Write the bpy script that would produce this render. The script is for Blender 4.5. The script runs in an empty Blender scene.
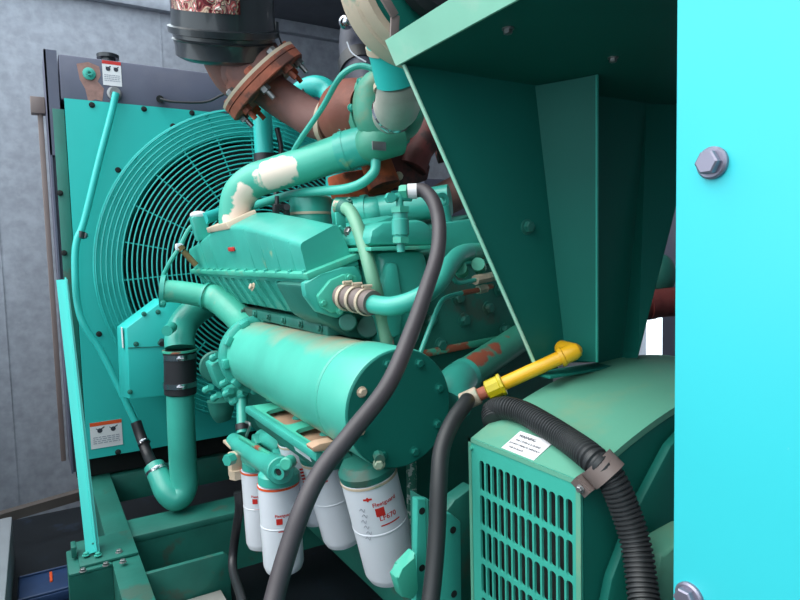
import bpy, bmesh, math, random
from mathutils import Vector, Matrix, noise
from math import pi, sin, cos, radians, sqrt, atan2
random.seed(7)
COL = bpy.context.scene.collection
V = Vector
# ------------------------------------------------------------------ camera
EYE = V((0, 0, 1.5)); FPX = 612.0
yaw, pit, rol = radians(30.8), radians(4.2), radians(1.5)
fw = V((sin(yaw)*cos(pit), cos(yaw)*cos(pit), -sin(pit)))
r0 = V((cos(yaw), -sin(yaw), 0)); u0 = r0.cross(fw)
rt = r0*cos(rol)-u0*sin(rol); up = u0*cos(rol)+r0*sin(rol)
cam = bpy.data.cameras.new('camera'); co = bpy.data.objects.new('camera', cam); COL.objects.link(co)
cam.sensor_width = 36; cam.lens = FPX/800*36; cam.clip_start = .02
co.matrix_world = Matrix((rt, up, -fw)).transposed().to_4x4(); co.location = EYE
bpy.context.scene.camera = co
def at(px, py, X=None, Y=None, Z=None):
    "point of the place seen at a pixel, on a plane of constant X, Y or Z"
    D = fw+rt*((px-400)/FPX)+up*((300-py)/FPX)
    t = X/D.x if X is not None else Y/D.y if Y is not None else (Z-1.5)/D.z
    return EYE+D*t
# ------------------------------------------------------------------ materials
def lin(c):
    return tuple(((v/255)/12.92 if v/255 < .04045 else ((v/255+.055)/1.055)**2.4) for v in c)+(1,)
MATS = {}
def mat(name, rgb, rough=.5, metal=0, var=.12, scale=6, spec=.5, bump=0, bscale=60, patch=None, pthr=.62, pscale=5, coat=0, pw=.05):
    m = bpy.data.materials.new(name); m.use_nodes = True; MATS[name] = m
    nt = m.node_tree; N = nt.nodes; L = nt.links; b = N['Principled BSDF']
    b.inputs['Roughness'].default_value = rough; b.inputs['Metallic'].default_value = metal
    b.inputs['Specular IOR Level'].default_value = spec; b.inputs['Coat Weight'].default_value = coat
    tc = N.new('ShaderNodeTexCoord')
    n = N.new('ShaderNodeTexNoise'); n.inputs['Scale'].default_value = scale; n.inputs['Detail'].default_value = 6
    L.new(tc.outputs['Object'], n.inputs['Vector'])
    r = N.new('ShaderNodeValToRGB'); c = lin(rgb)
    r.color_ramp.elements[0].position = .3; r.color_ramp.elements[1].position = .7
    r.color_ramp.elements[0].color = tuple(v*(1-var) for v in c[:3])+(1,)
    r.color_ramp.elements[1].color = tuple(min(1, v*(1+var)) for v in c[:3])+(1,)
    L.new(n.outputs['Fac'], r.inputs['Fac']); out = r.outputs['Color']
    if patch:
        n2 = N.new('ShaderNodeTexNoise'); n2.inputs['Scale'].default_value = pscale; n2.inputs['Detail'].default_value = 8
        n2.inputs['Roughness'].default_value = .6
        mp = N.new('ShaderNodeMapping'); mp.inputs['Location'].default_value = (3.1, 1.7, 5.3)
        L.new(tc.outputs['Object'], mp.inputs['Vector']); L.new(mp.outputs['Vector'], n2.inputs['Vector'])
        mr = N.new('ShaderNodeMapRange'); mr.inputs['From Min'].default_value = pthr; mr.inputs['From Max'].default_value = pthr+pw
        L.new(n2.outputs['Fac'], mr.inputs['Value'])
        mx = N.new('ShaderNodeMix'); mx.data_type = 'RGBA'; mx.inputs[7].default_value = lin(patch)
        L.new(mr.outputs['Result'], mx.inputs[0]); L.new(out, mx.inputs[6]); out = mx.outputs[2]
    L.new(out, b.inputs['Base Color'])
    if bump:
        n3 = N.new('ShaderNodeTexNoise'); n3.inputs['Scale'].default_value = bscale; n3.inputs['Detail'].default_value = 4
        L.new(tc.outputs['Object'], n3.inputs['Vector'])
        bp = N.new('ShaderNodeBump'); bp.inputs['Strength'].default_value = bump; bp.inputs['Distance'].default_value = .004
        L.new(n3.outputs['Fac'], bp.inputs['Height']); L.new(bp.outputs['Normal'], b.inputs['Normal'])
    return m
G = mat('engine_green_paint', (60, 165, 149), .32, var=.13, bump=.10, patch=(150, 170, 130), pthr=.66)
GW = mat('worn_green_paint', (68, 174, 150), .42, var=.15, bump=.12, patch=(150, 160, 135), pthr=.58, pscale=9, pw=.25)
GP = mat('green_paint_with_bare_patches', (70, 172, 150), .42, var=.1, bump=.08)
GT = mat('faded_green_paint', (104, 160, 132), .45, var=.12, bump=.1, patch=(205, 165, 150), pthr=.60, pscale=12, pw=.03)
GR = mat('green_paint_with_rust', (60, 165, 138), .5, var=.15, bump=.2, patch=(150, 82, 60), pthr=.52, pscale=5, pw=.03)
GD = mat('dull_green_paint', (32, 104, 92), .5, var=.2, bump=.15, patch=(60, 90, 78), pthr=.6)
GS = mat('sky_tinted_green', (48, 186, 178), .35, var=.05, scale=2)  # bluer copy of the engine green; sky light is put into the colour
GB = mat('stand_green_paint', (20, 106, 94), .55, var=.08, scale=3, spec=.25)
GL = mat('sunlit_lip_green', (150, 214, 186), .45, var=.1, patch=(205, 220, 200), pthr=.5, pw=.3)  # paler than the stand green; sunlight on the lip is put into it
GA = mat('alternator_green_paint', (92, 158, 134), .5, var=.06, bump=.08, patch=(128, 156, 124), pthr=.5, pscale=7, pw=.3)
GC = mat('cabinet_cyan_paint', (56, 192, 200), .4, var=.03, scale=3, patch=(140, 205, 212), pthr=.70, pscale=16)
PALE = mat('dusty_beige_metal', (190, 172, 150), .55, var=.15, bump=.1, patch=(130, 150, 130), pthr=.6)
BARE = mat('bare_grey_metal', (150, 150, 150), .35, metal=.8, var=.15, scale=20)
SIL = mat('silver_hose_fabric', (178, 172, 162), .5, metal=.2, var=.2, scale=9, bump=.25, bscale=40)
CHR = mat('bright_steel', (200, 200, 205), .2, metal=1, var=.1)
RUSTD = mat('dark_rusty_casting', (122, 66, 52), .6, var=.2, bump=.3, patch=(150, 84, 64), pthr=.55, pw=.2)
TG = mat('dusty_turbo_green', (66, 146, 122), .45, var=.12, bump=.15, patch=(120, 130, 100), pthr=.58, pw=.15)
RUST = mat('rusty_iron', (150, 82, 62), .75, var=.3, scale=14, bump=.5, bscale=90, patch=(96, 60, 52), pthr=.55)
RUSTP = mat('rusty_brown_pipe', (112, 76, 70), .6, var=.2, scale=6, bump=.25, patch=(160, 90, 66), pthr=.55, pw=.2)
RUSTO = mat('orange_rust_iron', (184, 84, 46), .75, var=.25, scale=14, bump=.5, bscale=90, patch=(120, 60, 44), pthr=.5)
MAR = mat('maroon_iron', (104, 44, 42), .6, var=.2, bump=.3, patch=(60, 34, 34), pthr=.55)
DK = mat('black_rubber', (34, 34, 38), .45, var=.2)
HOSE = mat('grey_black_hose_rubber', (66, 60, 64), .48, var=.15, bump=.15)
HOSE2 = mat('matt_black_hose_rubber', (40, 42, 44), .5, var=.15)
BLKP = mat('glossy_black_steel', (38, 42, 46), .28, var=.2, coat=.3)
DARK = mat('near_black_metal', (18, 22, 22), .8, var=.2)  # plain near-black; also fills the louvre slots, holes and recesses
TANK = mat('charcoal_blue_paint', (84, 86, 104), .5, var=.1, patch=(98, 98, 112), pthr=.5, pw=.3)
WALL = mat('mottled_grey_steel', (150, 154, 164), .5, metal=0, var=.14, scale=22, bump=.12, patch=(172, 176, 186), pthr=.5, pscale=9, pw=.3)
CEIL = mat('dark_grey_ceiling', (78, 82, 90), .7, var=.1, scale=10)
FLOOR = mat('shade_darkened_floor', (20, 25, 30), .35, var=.3, scale=4, patch=(34, 46, 62), pthr=.6)  # colour darkened to deepen the shade under the radiator
FPL = mat('light_floor_plate', (150, 150, 145), .5, var=.15, scale=9)
YEL = mat('yellow_painted_pipe', (226, 170, 24), .4, var=.1, patch=(200, 140, 30), pthr=.6)
YELG = mat('greenish_yellow_fitting', (196, 176, 20), .4, var=.12, patch=(220, 150, 30), pthr=.6)
WHT = mat('white_enamel', (214, 218, 226), .3, var=.03)
PAP = mat('white_label_paper', (222, 220, 222), .6, var=.03)
RED = mat('red_ink', (196, 40, 34), .5, var=.05)
ORG = mat('orange_ink', (222, 84, 36), .5, var=.05)
INK = mat('dark_ink', (50, 52, 64), .6, var=.1)
GRYL = mat('grey_ink', (150, 152, 165), .6, var=.1)
STN = mat('brown_seep_stain', (150, 112, 104), .7, var=.2, scale=40, patch=(120, 80, 70), pthr=.55)
STRAP = mat('grey_brown_strap', (120, 106, 102), .5, var=.1)
CAP = mat('dark_blue_rubber', (62, 64, 78), .5, var=.2, scale=20)
def blobs(m, org, pts, rgb, soft=.004, amp=.03, ns=18):
    "patches of another colour round given points of a part (bare metal, dust)"
    nt = m.node_tree; N = nt.nodes; L = nt.links; b = N['Principled BSDF']
    src = b.inputs['Base Color'].links[0].from_socket
    tc = N.new('ShaderNodeTexCoord'); last = None
    for p, r in pts:
        v = N.new('ShaderNodeVectorMath'); v.operation = 'DISTANCE'; v.inputs[1].default_value = V(p)-V(org)
        L.new(tc.outputs['Object'], v.inputs[0])
        q = N.new('ShaderNodeMath'); q.operation = 'SUBTRACT'; q.inputs[1].default_value = r; L.new(v.outputs['Value'], q.inputs[0])
        if last is None: last = q.outputs[0]
        else:
            w = N.new('ShaderNodeMath'); w.operation = 'MINIMUM'; L.new(last, w.inputs[0]); L.new(q.outputs[0], w.inputs[1]); last = w.outputs[0]
    n = N.new('ShaderNodeTexNoise'); n.inputs['Scale'].default_value = ns; n.inputs['Detail'].default_value = 5; L.new(tc.outputs['Object'], n.inputs['Vector'])
    a = N.new('ShaderNodeMath'); a.operation = 'MULTIPLY_ADD'; a.inputs[1].default_value = amp*2; L.new(n.outputs['Fac'], a.inputs[0]); L.new(last, a.inputs[2])
    mr = N.new('ShaderNodeMapRange'); mr.inputs['From Min'].default_value = amp+soft; mr.inputs['From Max'].default_value = amp-soft; L.new(a.outputs[0], mr.inputs['Value'])
    mx = N.new('ShaderNodeMix'); mx.data_type = 'RGBA'; mx.inputs[7].default_value = lin(rgb)
    L.new(mr.outputs['Result'], mx.inputs[0]); L.new(src, mx.inputs[6]); L.new(mx.outputs[2], b.inputs['Base Color'])
def foil():
    m = mat('crinkled_printed_foil', (180, 150, 130), .25, metal=.6, var=.2)
    nt = m.node_tree; N = nt.nodes; L = nt.links; b = N['Principled BSDF']
    tc = N.new('ShaderNodeTexCoord'); mp = N.new('ShaderNodeMapping'); mp.inputs['Scale'].default_value = (26, 26, 12)
    n = N.new('ShaderNodeTexNoise'); n.inputs['Scale'].default_value = 1; n.inputs['Detail'].default_value = 3; n.inputs['Distortion'].default_value = 1.5
    r = N.new('ShaderNodeValToRGB'); e = r.color_ramp.elements
    for p, c in ((.28, (30, 24, 30)), (.4, (120, 40, 44)), (.47, (205, 175, 150)), (.52, (90, 78, 82)), (.57, (214, 90, 90)), (.62, (240, 225, 212))):
        q = e.new(p); q.color = lin(c)
    e.remove(e[0]); e.remove(e[len(e)-1])
    L.new(tc.outputs['Object'], mp.inputs['Vector']); L.new(mp.outputs['Vector'], n.inputs['Vector']); L.new(n.outputs['Fac'], r.inputs['Fac'])
    L.new(r.outputs['Color'], b.inputs['Base Color'])
    bp = N.new('ShaderNodeBump'); bp.inputs['Strength'].default_value = .8; bp.inputs['Distance'].default_value = .01
    L.new(n.outputs['Fac'], bp.inputs['Height']); L.new(bp.outputs['Normal'], b.inputs['Normal'])
    return m
FOIL = foil()
# ------------------------------------------------------------------ mesh building
def frame(d):
    d = V(d).normalized(); a = V((0, 0, 1)) if abs(d.z) < .9 else V((0, 1, 0))
    x = d.cross(a).normalized(); return x, d.cross(x).normalized(), d
class B:
    def __init__(s): s.bm = bmesh.new()
    def hexa(s, P, bev=0):
        "box from eight corners: bottom ring of four, top ring of four"
        v = [s.bm.verts.new(p) for p in P]
        F = [s.bm.faces.new([v[i] for i in q]) for q in ((3, 2, 1, 0), (4, 5, 6, 7), (0, 1, 5, 4), (1, 2, 6, 5), (2, 3, 7, 6), (3, 0, 4, 7))]
        if bev:
            E = {e for f in F for e in f.edges}
            bmesh.ops.bevel(s.bm, geom=list(E), offset=bev, segments=2, profile=.5, affect='EDGES', clamp_overlap=True)
        return s
    def box(s, a, b, bev=0):
        (x0, y0, z0), (x1, y1, z1) = [(min(p), max(p)) for p in zip(a, b)] and ([min(p) for p in zip(a, b)], [max(p) for p in zip(a, b)])
        return s.hexa([(x0, y0, z0), (x1, y0, z0), (x1, y1, z0), (x0, y1, z0), (x0, y0, z1), (x1, y0, z1), (x1, y1, z1), (x0, y1, z1)], bev)
    def obox(s, c, ax, ay, az, sx, sy, sz, bev=0):
        c = V(c); ax, ay, az = V(ax).normalized()*sx/2, V(ay).normalized()*sy/2, V(az).normalized()*sz/2
        return s.hexa([c-ax-ay-az, c+ax-ay-az, c+ax+ay-az, c-ax+ay-az, c-ax-ay+az, c+ax-ay+az, c+ax+ay+az, c-ax+ay+az], bev)
    def bar(s, p, q, w, h, bev=0, side=None):
        p, q = V(p), V(q); d = q-p
        x, y, _ = frame(d)
        if side is not None:
            y = V(side)-d.normalized()*V(side).dot(d.normalized()); y.normalize(); x = y.cross(d.normalized())
        return s.obox((p+q)/2, x, y, d, w, h, d.length, bev)
    def prism(s, poly, vec, bev=0):
        vec = V(vec); a = [s.bm.verts.new(p) for p in poly]; b = [s.bm.verts.new(V(p)+vec) for p in poly]
        n = len(poly); F = [s.bm.faces.new(a[::-1]), s.bm.faces.new(b)]
        for i in range(n): F.append(s.bm.faces.new((a[i], a[(i+1) % n], b[(i+1) % n], b[i])))
        if bev:
            E = {e for f in F for e in f.edges}
            bmesh.ops.bevel(s.bm, geom=list(E), offset=bev, segments=2, profile=.5, affect='EDGES', clamp_overlap=True)
        return s
    def lathe(s, p, d, prof, n=32, closed=False):
        p = V(p); x, y, d = frame(d); R = []
        for t, r in prof:
            R.append([s.bm.verts.new(p+d*t+(x*cos(2*pi*k/n)+y*sin(2*pi*k/n))*r) for k in range(n)] if r > 1e-6 else [s.bm.verts.new(p+d*t)])
        pr = list(zip(R, R[1:]))
        if closed: pr.append((R[-1], R[0]))
        for a, b in pr:
            for k in range(n):
                j = (k+1) % n
                if len(a) == 1 and len(b) == 1: break
                if len(a) == 1: s.bm.faces.new((a[0], b[k], b[j]))
                elif len(b) == 1: s.bm.faces.new((a[k], b[0], a[j]))
                else: s.bm.faces.new((a[k], b[k], b[j], a[j]))
        if not closed:
            for q in (R[0], R[-1]):
                if len(q) > 1: s.bm.faces.new(q)
        return s
    def cyl(s, p, q, r, n=24, r2=None, ch=0):
        d = V(q)-V(p); l = d.length; r2 = r if r2 is None else r2
        pr = [(0, r), (l, r2)] if not ch else [(0, r-ch), (ch, r), (l-ch, r2), (l, r2-ch)]
        return s.lathe(p, d, pr, n)
    def ring(s, p, d, r, t, w, n=32):
        "band of radius r, wall t and width w round a pipe"
        return s.lathe(V(p)-V(d).normalized()*w/2, d, [(0, r), (0, r+t), (w, r+t), (w, r)], n, True)
    def tube(s, pts, r, n=16, sub=8, smooth=True, caps=True, closed=False):
        pts = [V(p) for p in pts]; m = len(pts)
        rr = list(r) if isinstance(r, (list, tuple)) else [r]*m
        P, Q = [], []
        if smooth:
            segs = m if closed else m-1
            for i in range(segs):
                g = (lambda k: pts[k % m]) if closed else (lambda k: pts[max(0, min(m-1, k))])
                a, b, c, d = g(i-1), g(i), g(i+1), g(i+2)
                if not closed:
                    if i == 0: a = b*2-c
                    if i == segs-1: d = c*2-b
                for k in range(sub):
                    t = k/sub
                    P.append(.5*((2*b)+(c-a)*t+(2*a-5*b+4*c-d)*t*t+(3*b-a-3*c+d)*t**3))
                    Q.append(rr[i]*(1-t)+rr[(i+1) % m]*t)
            if not closed: P.append(pts[-1]); Q.append(rr[-1])
        else: P, Q = pts, rr
        return s.sweep(P, Q, n, caps, closed)
    def sweep(s, P, Q, n=16, caps=True, closed=False):
        R = []; x = None; m = len(P)
        for i, p in enumerate(P):
            t = (P[(i+1) % m]-P[i-1]) if closed or 0 < i < m-1 else (P[1]-P[0] if i == 0 else P[-1]-P[-2])
            t.normalize()
            if x is None: x = frame(t)[0]
            x = x-t*x.dot(t); x.normalize(); y = t.cross(x)
            R.append([s.bm.verts.new(p+(x*cos(2*pi*k/n)+y*sin(2*pi*k/n))*Q[i]) for k in range(n)])
        pr = list(zip(R, R[1:]))
        if closed: pr.append((R[-1], R[0]))
        for a, b in pr:
            for k in range(n):
                j = (k+1) % n; s.bm.faces.new((a[k], a[j], b[j], b[k]))
        if caps and not closed: s.bm.faces.new(R[0][::-1]); s.bm.faces.new(R[-1])
        return s
    def ball(s, c, r, sc=(1, 1, 1)):
        q = bmesh.ops.create_uvsphere(s.bm, u_segments=20, v_segments=12, radius=r)
        for v in q['verts']: v.co = V((v.co.x*sc[0], v.co.y*sc[1], v.co.z*sc[2]))+V(c)
        return s
    def holed(s, fn, cells, th):
        "plate of rectangular cells, each with a rounded hole; fn maps (u, v, w) to the place"
        for (a0, b0, a1, b1, hole) in cells:
            n = len(hole); cx, cy = (a0+a1)/2, (b0+b1)/2; out = []
            hx, hy = (a1-a0)/2, (b1-b0)/2
            cc = (sum(h[0] for h in hole)/n, sum(h[1] for h in hole)/n)
            for (u, v) in hole:
                dx, dy = u-cc[0], v-cc[1]
                tx = ((a1-cc[0]) if dx > 0 else (cc[0]-a0))/abs(dx) if abs(dx) > 1e-9 else 1e9
                ty = ((b1-cc[1]) if dy > 0 else (cc[1]-b0))/abs(dy) if abs(dy) > 1e-9 else 1e9
                t = min(tx, ty); out.append([cc[0]+dx*t, cc[1]+dy*t])
            for (qx, qy) in ((a0, b0), (a1, b0), (a1, b1), (a0, b1)):   # snap nearest to each corner
                k = min(range(n), key=lambda i: (out[i][0]-qx)**2+(out[i][1]-qy)**2); out[k] = [qx, qy]
            L = [[s.bm.verts.new(fn(p[0], p[1], w)) for p in loop] for w in (0, th) for loop in (out, hole)]
            for k in range(n):
                j = (k+1) % n
                s.bm.faces.new((L[0][k], L[0][j], L[1][j], L[1][k])); s.bm.faces.new((L[2][k], L[3][k], L[3][j], L[2][j]))
                s.bm.faces.new((L[1][k], L[1][j], L[3][j], L[3][k])); s.bm.faces.new((L[0][k], L[2][k], L[2][j], L[0][j]))
        return s
ORG0 = {}
def wloc(o):
    return ORG0.get(o.name, V((0, 0, 0)))
def props(o, label=None, cat=None, group=None, kind=None):
    for k, v in (('label', label), ('category', cat), ('group', group), ('kind', kind)):
        if v: o[k] = v
    return o
def thing(name, label, cat, loc, group=None):
    o = bpy.data.objects.new(name, None); COL.objects.link(o); o.location = loc; ORG0[o.name] = V(loc)
    o.empty_display_size = .05
    return props(o, label, cat, group)
def obj(name, b, m, parent=None, label=None, sharp=32, kind=None, cat=None, group=None):
    bm = b.bm if isinstance(b, B) else b
    bmesh.ops.recalc_face_normals(bm, faces=bm.faces)
    for e in bm.edges:
        if len(e.link_faces) == 2 and e.calc_face_angle(0) > radians(sharp): e.smooth = False
    for f in bm.faces: f.smooth = True
    if parent is not None: org = wloc(parent)
    else:
        xs = [v.co for v in bm.verts]
        org = V(((min(v.x for v in xs)+max(v.x for v in xs))/2, (min(v.y for v in xs)+max(v.y for v in xs))/2, min(v.z for v in xs)))
    bmesh.ops.translate(bm, verts=bm.verts, vec=-org)
    me = bpy.data.meshes.new(name); bm.to_mesh(me); bm.free(); me.materials.append(m)
    o = bpy.data.objects.new(name, me); COL.objects.link(o)
    if parent is not None: o.parent = parent; ORG0[o.name] = org
    else: o.location = org; ORG0[o.name] = org
    return props(o, label, cat, group, kind)
def solo(name, b, m, label, cat, group=None): return obj(name, b, m, None, label, 32, None, cat, group)
def struct(name, b, m, label=None): return obj(name, b, m, None, label, 32, 'structure')
def bolt(parent, p, n, r=.009, m=None, name='bolt', washer=True):
    b = B(); p = V(p); n = V(n).normalized()
    if washer: b.lathe(p-n*.001, n, [(0, r*1.35), (r*.25, r*1.35), (r*.3, r*1.2)], 16)
    b.lathe(p, n, [(0, r), (r*.95, r), (r*1.1, r*.8)], 6)
    return obj(name, b, m or G, parent)
def clamp(parent, p, d, r, w=.012, m=None, lug=None, name='hose_clamp'):
    b = B().ring(p, d, r, .003, w)
    x, y, dd = frame(d)
    if lug is None: lug = (V((0, 0, 0))+EYE-V(p)); 
    l = V(lug)-dd*V(lug).dot(dd); l.normalize(); t = dd.cross(l)
    b.obox(V(p)+l*(r+.006), l, t, dd, .009, .018, w*.8, .002)
    b.cyl(V(p)+l*(r+.008)-t*.014, V(p)+l*(r+.008)+t*.014, .004, 8)
    return obj(name, b, m or CHR, parent)
def text(parent, name, s, size, m, fn, mirror=False):
    c = bpy.data.curves.new(name, 'FONT'); c.body = s; c.size = size; c.align_x = 'CENTER'; c.resolution_u = 2; c.offset = size*.018
    o = bpy.data.objects.new(name+'_t', c); COL.objects.link(o)
    bpy.context.view_layer.update()
    me = bpy.data.meshes.new_from_object(o.evaluated_get(bpy.context.evaluated_depsgraph_get()))
    bpy.data.objects.remove(o); bm = bmesh.new(); bm.from_mesh(me); bpy.data.meshes.remove(me)
    bmesh.ops.subdivide_edges(bm, edges=[e for e in bm.edges if e.calc_length() > size*.2], cuts=1)
    for v in bm.verts: v.co = fn(v.co.x, v.co.y)
    return obj(name, bm, m, parent)
def hexr(n, r, c=(0, 0)): return [(c[0]+r*cos(2*pi*k/n), c[1]+r*sin(2*pi*k/n)) for k in range(n)]
def rrect(cx, cy, w, h, r, k=4):
    P = []
    for (sx, sy, a0) in ((1, 1, 0), (-1, 1, 90), (-1, -1, 180), (1, -1, 270)):
        for i in range(k+1):
            a = radians(a0+90*i/k); P.append((cx+sx*(w/2-r)+r*cos(a), cy+sy*(h/2-r)+r*sin(a)))
    return P
S = 'structure'
# ------------------------------------------------------------------ setting
b = B().box((-6, -2.5, -.06), (2.9, 4.3, 0)); struct('floor', b, FLOOR)
b = B().box((1.0, -2.5, 3.15), (2.9, 4.3, 3.2)).box((-.1, -2.5, 3.15), (1.0, .6, 3.2))  # near strip is unseen, shaped to shade the cylinder end
struct('ceiling', b, CEIL)
b = B().box((-2.6, 4.2, 0), (2.9, 4.26, 3.2))
for x in (-1.6, -.98, -.16, .78, 1.45, 2.2): b.box((x, 4.196, 0), (x+.006, 4.2, 3.15))
struct('wall_back', b, WALL)
struct('trim_1', B().box((-2.6, 4.14, 3.07), (2.6, 4.196, 3.15), .004), WALL)
b = B()
b.box((2.6, -2.5, 0), (2.66, 1.84, 3.15)); b.box((2.6, 2.02, 0), (2.66, 4.26, 3.15)); b.box((2.6, 1.84, 1.62), (2.66, 2.02, 3.15)); b.box((2.6, 1.84, 0), (2.66, 2.02, .55))
struct('wall_right', b, WALL)
struct('shade_wall_front', B().box((-.9, -2.56, 0), (2.9, -2.5, 3.2)), WALL)  # unseen wall, placed to keep the viewer-facing sides dark
struct('shade_wall_left', B().box((-1.0, -2.5, 0), (-.94, 4.2, 1.3)), WALL)  # unseen low wall, added to keep light off the lower parts
b = B().prism([(-.30, 3.68, .17), (.22, 3.84, .17), (.22, 3.90, .17), (-.30, 3.74, .17)], (0, 0, .05))
struct('trim_2', b, mat('dusty_brown_sill', (96, 88, 84), .6, var=.2))
# pale corner post and added slab for the blue floor reflection at lower left
p = at(3, 560, Z=.22)
solo('corner_post', B().box((p.x-.10, 2.2, 0), (p.x+.02, 3.66, .215), .006), mat('pale_grey_kerb', (150, 156, 162), .6, var=.1), 'pale grey kerb on the floor at the lower left beside the green skid', 'kerb')
tb = at(45, 585, Z=.06)
t = thing('floor_reflection_slab', 'blue reflection tray on the floor beside the left skid rail', 'slab', (tb.x, tb.y, .0))
blue = mat('floor_reflection_blue', (34, 58, 96), .45, var=.15)
q = at(51, 577, Z=.052); ta, tc_ = at(17, 598, Z=.05), at(66, 568, Z=.05)
ty0, ty1 = min(ta.y, tc_.y)-.05, max(ta.y, tc_.y)+.02
obj('slab_body', B().box((ta.x, ty0, .004), (.15, ty1, .05), .006), blue, t)
obj('rim', B().tube([(ta.x+.005, ty0+.01, .055), (.145, ty0+.01, .055), (.145, ty1-.01, .055), (ta.x+.005, ty1-.01, .055)], .006, 8, smooth=False, closed=True), blue, t)
obj('orange_marker', B().obox(q, (1, 0, 0), (0, 1, 0), (0, 0, 1), .012, .10, .012, .003), ORG, t, 'orange stripe lying on the tray')
# ------------------------------------------------------------------ skid
t = thing('skid_frame', 'green welded steel skid frame under the radiator and engine', 'frame', (.21, 2.0, 0))
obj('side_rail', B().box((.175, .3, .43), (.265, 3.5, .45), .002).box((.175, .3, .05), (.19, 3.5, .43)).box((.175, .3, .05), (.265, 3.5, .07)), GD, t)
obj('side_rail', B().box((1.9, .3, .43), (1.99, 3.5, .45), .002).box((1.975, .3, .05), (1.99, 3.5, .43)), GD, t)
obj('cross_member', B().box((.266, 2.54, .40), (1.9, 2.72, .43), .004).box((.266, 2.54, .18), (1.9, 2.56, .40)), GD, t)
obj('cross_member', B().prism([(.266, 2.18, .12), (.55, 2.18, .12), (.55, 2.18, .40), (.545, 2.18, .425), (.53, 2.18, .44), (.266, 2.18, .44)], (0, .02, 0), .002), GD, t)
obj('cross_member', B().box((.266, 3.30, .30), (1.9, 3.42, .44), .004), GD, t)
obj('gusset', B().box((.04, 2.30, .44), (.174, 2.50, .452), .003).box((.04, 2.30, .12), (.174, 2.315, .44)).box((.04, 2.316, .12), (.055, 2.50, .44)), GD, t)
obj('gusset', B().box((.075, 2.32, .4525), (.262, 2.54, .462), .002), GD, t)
for px, py in ((83, 571), (106, 565), (119, 552), (123, 562)):
    bolt(t, at(px, py, Z=.463), (0, 0, 1), .009, BARE)
solo('floor_plate', B().box((.285, 1.80, .002), (.50, 2.165, .30), .004).box((.275, 1.79, .3005), (.51, 2.17, .315), .003), FPL, 'pale dusty metal box top in front of the green cross member', 'box')
# ------------------------------------------------------------------ radiator
RC = V((1.07, 3.25, 1.46))
rad = thing('radiator', 'large green radiator with round wire fan guard and charcoal top tank', 'radiator', (1.07, 3.4, .45))
b = B()
circ = [(RC.x+.70*cos(2*pi*k/96), RC.z+.70*sin(2*pi*k/96)) for k in range(96)]
b.holed(lambda u, v, w: V((u, 3.25+w, v)), [(.168, .56, 1.985, 2.26, circ)], .006)
obj('shroud_panel', b, GS, rad, 'sheet shroud, its green tinted for sky light')
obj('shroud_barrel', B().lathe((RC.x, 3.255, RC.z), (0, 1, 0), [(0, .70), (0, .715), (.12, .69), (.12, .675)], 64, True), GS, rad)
obj('top_tank', B().box((.155, 3.262, 2.255), (1.98, 3.62, 2.462), .01), TANK, rad, 'charcoal top tank')
obj('side_channel', B().box((.098, 3.265, 2.0), (.15, 3.285, 2.475)).box((.098, 3.265, .5), (.106, 3.60, 2.475)).box((.098, 3.285, .5), (.150, 3.30, 2.2)), TANK, rad)
obj('side_channel', B().box((1.99, 3.27, .5), (2.04, 3.60, 2.475), .002), TANK, rad)
obj('side_plate', B().box((.118, 3.256, .56), (.166, 3.264, 2.21), .002), GD, rad)
obj('core', B().box((.12, 3.45, .5), (1.97, 3.58, 2.25)), DARK, rad)
obj('bottom_tank', B().box((.12, 3.32, .45), (1.98, 3.6, .56), .01), DARK, rad)
# guard: rings and spokes
b = B()
for k in range(24):
    r = .30+k*(.82-.30)/23
    n = 96
    pts = [V((RC.x+r*cos(2*pi*i/n), 3.200-.05*max(0, 1-(r/.84))**.5*0, RC.z+r*sin(2*pi*i/n))) for i in range(n)]
    b.sweep(pts, [.0042]*n, 5, closed=True)
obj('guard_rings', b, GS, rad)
b = B()
for k in range(24):
    a = 2*pi*(k+.25)/24; r1 = .30 if k % 2 == 0 else .50
    e = V((cos(a), 0, sin(a)))
    c0 = V((RC.x, 3.207, RC.z))
    b.bar(c0+e*r1, c0+e*.825, .007, .006)
    b.bar(c0+e*.82, c0+e*.825+V((0, .045, 0)), .006, .006)
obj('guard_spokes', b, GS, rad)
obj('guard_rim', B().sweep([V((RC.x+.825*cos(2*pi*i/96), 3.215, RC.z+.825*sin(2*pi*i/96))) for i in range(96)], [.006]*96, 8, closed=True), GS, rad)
for px, py in ((92, 105), (144, 109), (192, 113), (173, 126), (60, 193), (64, 253), (118, 170), (99, 334), (118, 452)):
    bolt(rad, at(px, py, Y=3.249), (0, -1, 0), .010, DARK)
b = B().lathe(at(108, 59, Y=3.42), (0, 0, 1), [(-.03, .035), (.0, .035), (.0, .052), (.018, .052), (.024, .03)], 24)
obj('filler_cap', b, BLKP, rad)
p = at(89, 74, Y=3.262)
st = obj('seep_stain', B().prism([p+V((x, -.001, z)) for x, z in ((-.05, .04), (0, .055), (.045, .04), (.05, 0), (.035, -.03), (.06, -.06), (.05, -.12), (.02, -.115), (-.01, -.13), (-.02, -.07), (-.04, -.03))], (0, .002, 0)), STN, rad, 'brown stain round the plug')
obj('drain_plug', B().lathe(p+V((0, -.001, 0)), (0, -1, 0), [(0, .028), (.008, .028), (.012, .02)], 20).lathe(p+V((0, -.01, 0)), (0, -1, 0), [(0, .014), (.014, .014), (.014, .007), (.004, .007)], 6), G, rad)
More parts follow.
